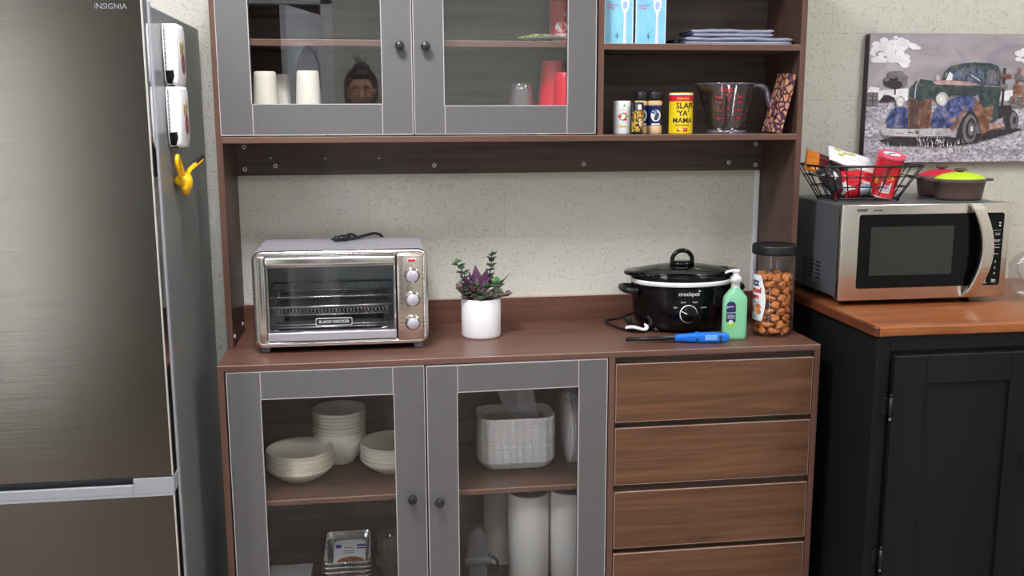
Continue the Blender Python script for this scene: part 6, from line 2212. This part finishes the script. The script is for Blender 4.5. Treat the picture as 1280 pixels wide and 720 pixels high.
def photographer():
    PX, PY = .355, -3.27
    t = thing('person', 'person with tied up dark hair holding up a phone, mirrored in upper glass', 'person', (PX, PY, 0))
    V = Vector
    pelvis, waist, chest = V((PX, PY, .92)), V((PX, PY + .01, 1.06)), V((PX - .003, PY + .01, 1.24))
    neck0, neck1 = V((PX - .006, PY + .01, 1.375)), V((.346, PY + .035, 1.46))
    shL, shR = V((PX - .165, PY + .01, 1.335)), V((PX + .165, PY + .01, 1.335))
    elL, elR = V((.135, -3.14, 1.115)), V((.625, -3.13, 1.12))
    wrL, wrR = V((.345, -2.965, 1.405)), V((.575, -2.965, 1.400))
    hipL, hipR = V((PX - .085, PY, .86)), V((PX + .085, PY, .86))
    knL, knR = V((PX - .10, PY + .02, .47)), V((PX + .10, PY + .02, .47))
    anL, anR = V((PX - .105, PY - .02, .085)), V((PX + .105, PY - .02, .085))
    toL, toR = V((PX - .120, PY + .13, .035)), V((PX + .120, PY + .13, .035))
    body = bake(skin_mesh([
        [(pelvis, .125), (waist, .108), (chest, .122), (neck0, .062), (neck1, .050), (V((.343, PY + .045, 1.53)), .055)],
        [(chest, .122), (shL, .058), ((shL + elL) / 2, .047), (elL, .040), ((elL + wrL) / 2, .036), (wrL, .025)],
        [(chest, .122), (shR, .058), ((shR + elR) / 2, .047), (elR, .040), ((elR + wrR) / 2, .036), (wrR, .025)],
        [(pelvis, .125), (hipL, .092), ((hipL + knL) / 2, .076), (knL, .056), ((knL + anL) / 2, .050), (anL, .034), (toL, .030)],
        [(pelvis, .125), (hipR, .092), ((hipR + knR) / 2, .076), (knR, .056), ((knR + anR) / 2, .050), (anR, .034), (toR, .030)]], 1))
    pieces = [body]
    # hands holding the phone by its two short ends
    def hand(w, s):
        pal = w + V((s * .012, .040, .040))
        b = B('skin')
        b.blob(tuple(w + V((s * .006, .022, .024))), (.020, .024, .042), 0, 16, 12, Euler((-.75, 0, s * .15)).to_matrix())
        out = [bm_mesh(b)]
        tip_x = (.386 if s < 0 else .538)
        lens = (.88, 1.0, .95, .78)
        for i in range(4):
            z = 1.492 - .0205 * i if s > 0 else 1.470 - .0160 * i
            base = w + V((s * .020, .030 + .004 * i, .058 - .014 * i))
            k1 = V((tip_x + s * .018, -2.915, z + .004))
            k2 = V((tip_x + s * .012, -2.884, z))
            k3 = V((tip_x - s * .018 * lens[i], -2.868, z - .002))
            pts = spline([base, k1, k2, k3], 4)
            n = len(pts)
            bb = B('skin'); bb.tube(pts, [.0092 - .0022 * j / (n - 1) for j in range(n)], 10); bb.blob(pts[-1], (.0071,) * 3, 0, 10, 8)
            out.append(bm_mesh(bb))
        pts = spline([w + V((-s * .006, .012, .020)), w + V((-s * .016, .036, .040)), V((tip_x + s * .006, -2.902, 1.452)), V((tip_x - s * .020, -2.897, 1.462))], 4)
        n = len(pts)
        bb = B('skin'); bb.tube(pts, [.0115 - .0030 * j / (n - 1) for j in range(n)], 10); bb.blob(pts[-1], (.0086,) * 3, 0, 10, 8)
        out.append(bm_mesh(bb))
        return out
    pieces += hand(wrL, -1) + hand(wrR, 1)
    # head
    hc = V((.342, PY + .055, 1.590))
    b = B('skin')
    def head_fn(p):
        q = p.copy()
        if q.z < 0:
            q.x *= 1 - .30 * (-q.z) ** 1.4
            q.y = q.y * (1 - .10 * (-q.z)) + (.10 * (-q.z) if q.y > -.3 else 0)
        if q.y > 0:
            q.y *= 1 - .08 * abs(q.x)
            for ex in (-.42, .42):            # eye sockets
                d = (q.x - ex) ** 2 / .06 + (q.z - .02) ** 2 / .02
                q.y -= .09 * math.exp(-d)
        return q
    b.blob(hc, (.0745, .094, .114), 0, 48, 36, None, head_fn)
    pieces.append(bm_mesh(b))
    yF = hc.y + .094
    b = B('skin')
    b.tube(spline([(hc.x, yF - .010, hc.z + .012), (hc.x, yF + .002, hc.z - .012), (hc.x, yF + .014, hc.z - .034), (hc.x, yF - .002, hc.z - .042)], 5), [.008] * 6 + [.0105] * 5 + [.0125] * 5, 12)
    for s in (-1, 1):
        b.blob((hc.x + s * .011, yF + .000, hc.z - .036), (.0075, .009, .007), 0, 12, 8)
        b.blob((hc.x + s * .030, yF - .016, hc.z + .020), (.020, .010, .006), 0, 14, 8, Euler((0, s * .15, 0)).to_matrix())
        b.blob((hc.x + s * .074, hc.y - .004, hc.z - .010), (.010, .020, .030), 0, 14, 10, Euler((0, 0, s * -.35)).to_matrix())
        b.blob((hc.x + s * .038, yF - .020, hc.z - .030), (.022, .012, .018), 0, 14, 8)
    b.blob((hc.x, yF - .012, hc.z - .092), (.020, .016, .014), 0, 14, 10)
    pieces.append(bm_mesh(b))
    me = merge_voxel(pieces, .006, 'body', None)
    bd = link_part('body', me, 'skin', t)
    b = B('lip')
    b.blob((hc.x, yF - .007, hc.z - .0615), (.022, .010, .0045), 0, 20, 10); b.blob((hc.x, yF - .008, hc.z - .0685), (.019, .010, .0050), 0, 20, 10)
    obj('lips', b, t)
    for s in (-1, 1):
        e = B('eye', 'hair')
        ec = V((hc.x + s * .030, yF - .0215, hc.z + .003))
        e.blob(ec, (.0125, .0125, .0075), 0, 16, 12)
        e.blob(ec + V((0, .0095, -.0005)), (.0052, .0040, .0052), 1, 12, 8)
        obj('eye', e, t)
        e = B('hair'); e.tube(spline([(hc.x + s * .013, yF - .002, hc.z + .019), (hc.x + s * .030, yF - .004, hc.z + .026), (hc.x + s * .048, yF - .022, hc.z + .019)], 4), [.0022, .003, .0034, .0034, .0034, .003, .0026, .0022, .0015], 6)
        obj('eyebrow', e, t)
    # hair pulled up to a loose knot with stray strands
    rn = random.Random(9)
    b = B('hair')
    def hair_fn(p):
        q = p.copy()
        q *= 1 + .02 * math.sin(22 * math.atan2(q.x, q.z)) 
        return q
    b.blob(hc + V((0, -.030, .045)), (.092, .100, .090), 0, 40, 28, None, hair_fn); b.blob(hc + V((0, -.050, -.02)), (.086, .070, .110), 0, 32, 22); b.blob(hc + V((0, 0, .085)), (.072, .085, .045), 0, 32, 20)
    b.blob(hc + V((.004, -.030, .128)), (.050, .046, .030), 0, 24, 16, None, hair_fn)
    obj('hair', b, t)
    b = B('hair')
    for i in range(90):
        a = rn.uniform(0, 2 * PI)
        r0 = .080
        if i < 22:
            p = hc + V((.004 + rn.uniform(-.03, .03), -.03 + rn.uniform(-.03, .03), .155))
            d = V((rn.uniform(-.5, .5), rn.uniform(-.4, .4), 1)).normalized() * rn.uniform(.02, .065)
            pts = [p, p + d * .5 + V((rn.uniform(-.008, .008), 0, 0)), p + d]
        else:
            s = 1 if i % 2 else -1
            p = hc + V((s * rn.uniform(.055, .078), rn.uniform(-.04, .022), rn.uniform(.01, .085)))
            ln = rn.uniform(.05, .14)
            pts = [p, p + V((s * rn.uniform(.008, .022), .0, -ln * .4)), p + V((s * rn.uniform(-.004, .024), .006, -ln))]
        b.tube(spline(pts, 4), [.0024 - .00022 * k for k in range(9)], 5)
    obj('loose_strands', b, t)
    # clothes
    shirt = bake(skin_mesh([
        [(V((PX, PY, .84)), .142), (waist, .122), (chest, .136), (V((PX - .005, PY + .01, 1.375)), .074)],
        [(chest, .136), (shL, .070), ((shL + elL) / 2, .058), (elL, .050), (elL.lerp(wrL, .5), .045), (elL.lerp(wrL, .88), .036)],
        [(chest, .136), (shR, .070), ((shR + elR) / 2, .058), (elR, .050), (elR.lerp(wrR, .5), .045), (elR.lerp(wrR, .88), .036)]], 2))
    link_part('shirt', shirt, 'shirt', t, 'dark long-sleeved shirt')
    tr = bake(skin_mesh([
        [(V((PX, PY, .93)), .136), (V((PX, PY, .88)), .13)],
        [(V((PX, PY, .88)), .13), (hipL, .105), ((hipL + knL) / 2, .090), (knL, .072), ((knL + anL) / 2, .064), (anL + V((0, 0, .02)), .052)],
        [(V((PX, PY, .88)), .13), (hipR, .105), ((hipR + knR) / 2, .090), (knR, .072), ((knR + anR) / 2, .064), (anR + V((0, 0, .02)), .052)]], 2))
    link_part('trousers', tr, 'trouser', t, 'dark trousers')
    for an, to in ((anL, toL), (anR, toR)):
        b = B('black_soft')
        d = (to - an)
        b.blob(an.lerp(to, .45) + V((0, 0, -.015)), (.048, .135, .048), 0, 24, 14, Euler((0, 0, 0.1 if an is anL else -.1)).to_matrix(), lambda p: V((p.x, p.y, max(p.z, -.82))))
        obj('shoe', b, t)
    # the phone
    ph = thing('mobile_phone', 'dark phone held up lengthwise by the person mirrored in the glass', 'phone', (.462, -2.885, 1.443))
    b = B('phone'); b.box(.3835, .5405, -2.8905, -2.8825, 1.4430, 1.5200, 0, .0038, None, 3); obj('case', b, ph)
    b = B('black_gloss'); b.box(.388, .536, -2.8912, -2.8904, 1.4475, 1.5155, 0); obj('screen', b, ph, None, 'black glass screen')
    for x, z in ((.4063, 1.5006), (.4063, 1.478), (.427, 1.490)):
        b = B('black_gloss', 'print_grey')
        b.lathe([(.0098, 0, 1), (.0098, .0016, 1), (.0080, .0018, 0), (0, .0012, 0)], n=24, mtx=Matrix.Translation((x, -2.8826, z)) @ Matrix.Rotation(-PI / 2, 4, 'X'))
        obj('camera_lens', b, ph)
photographer()
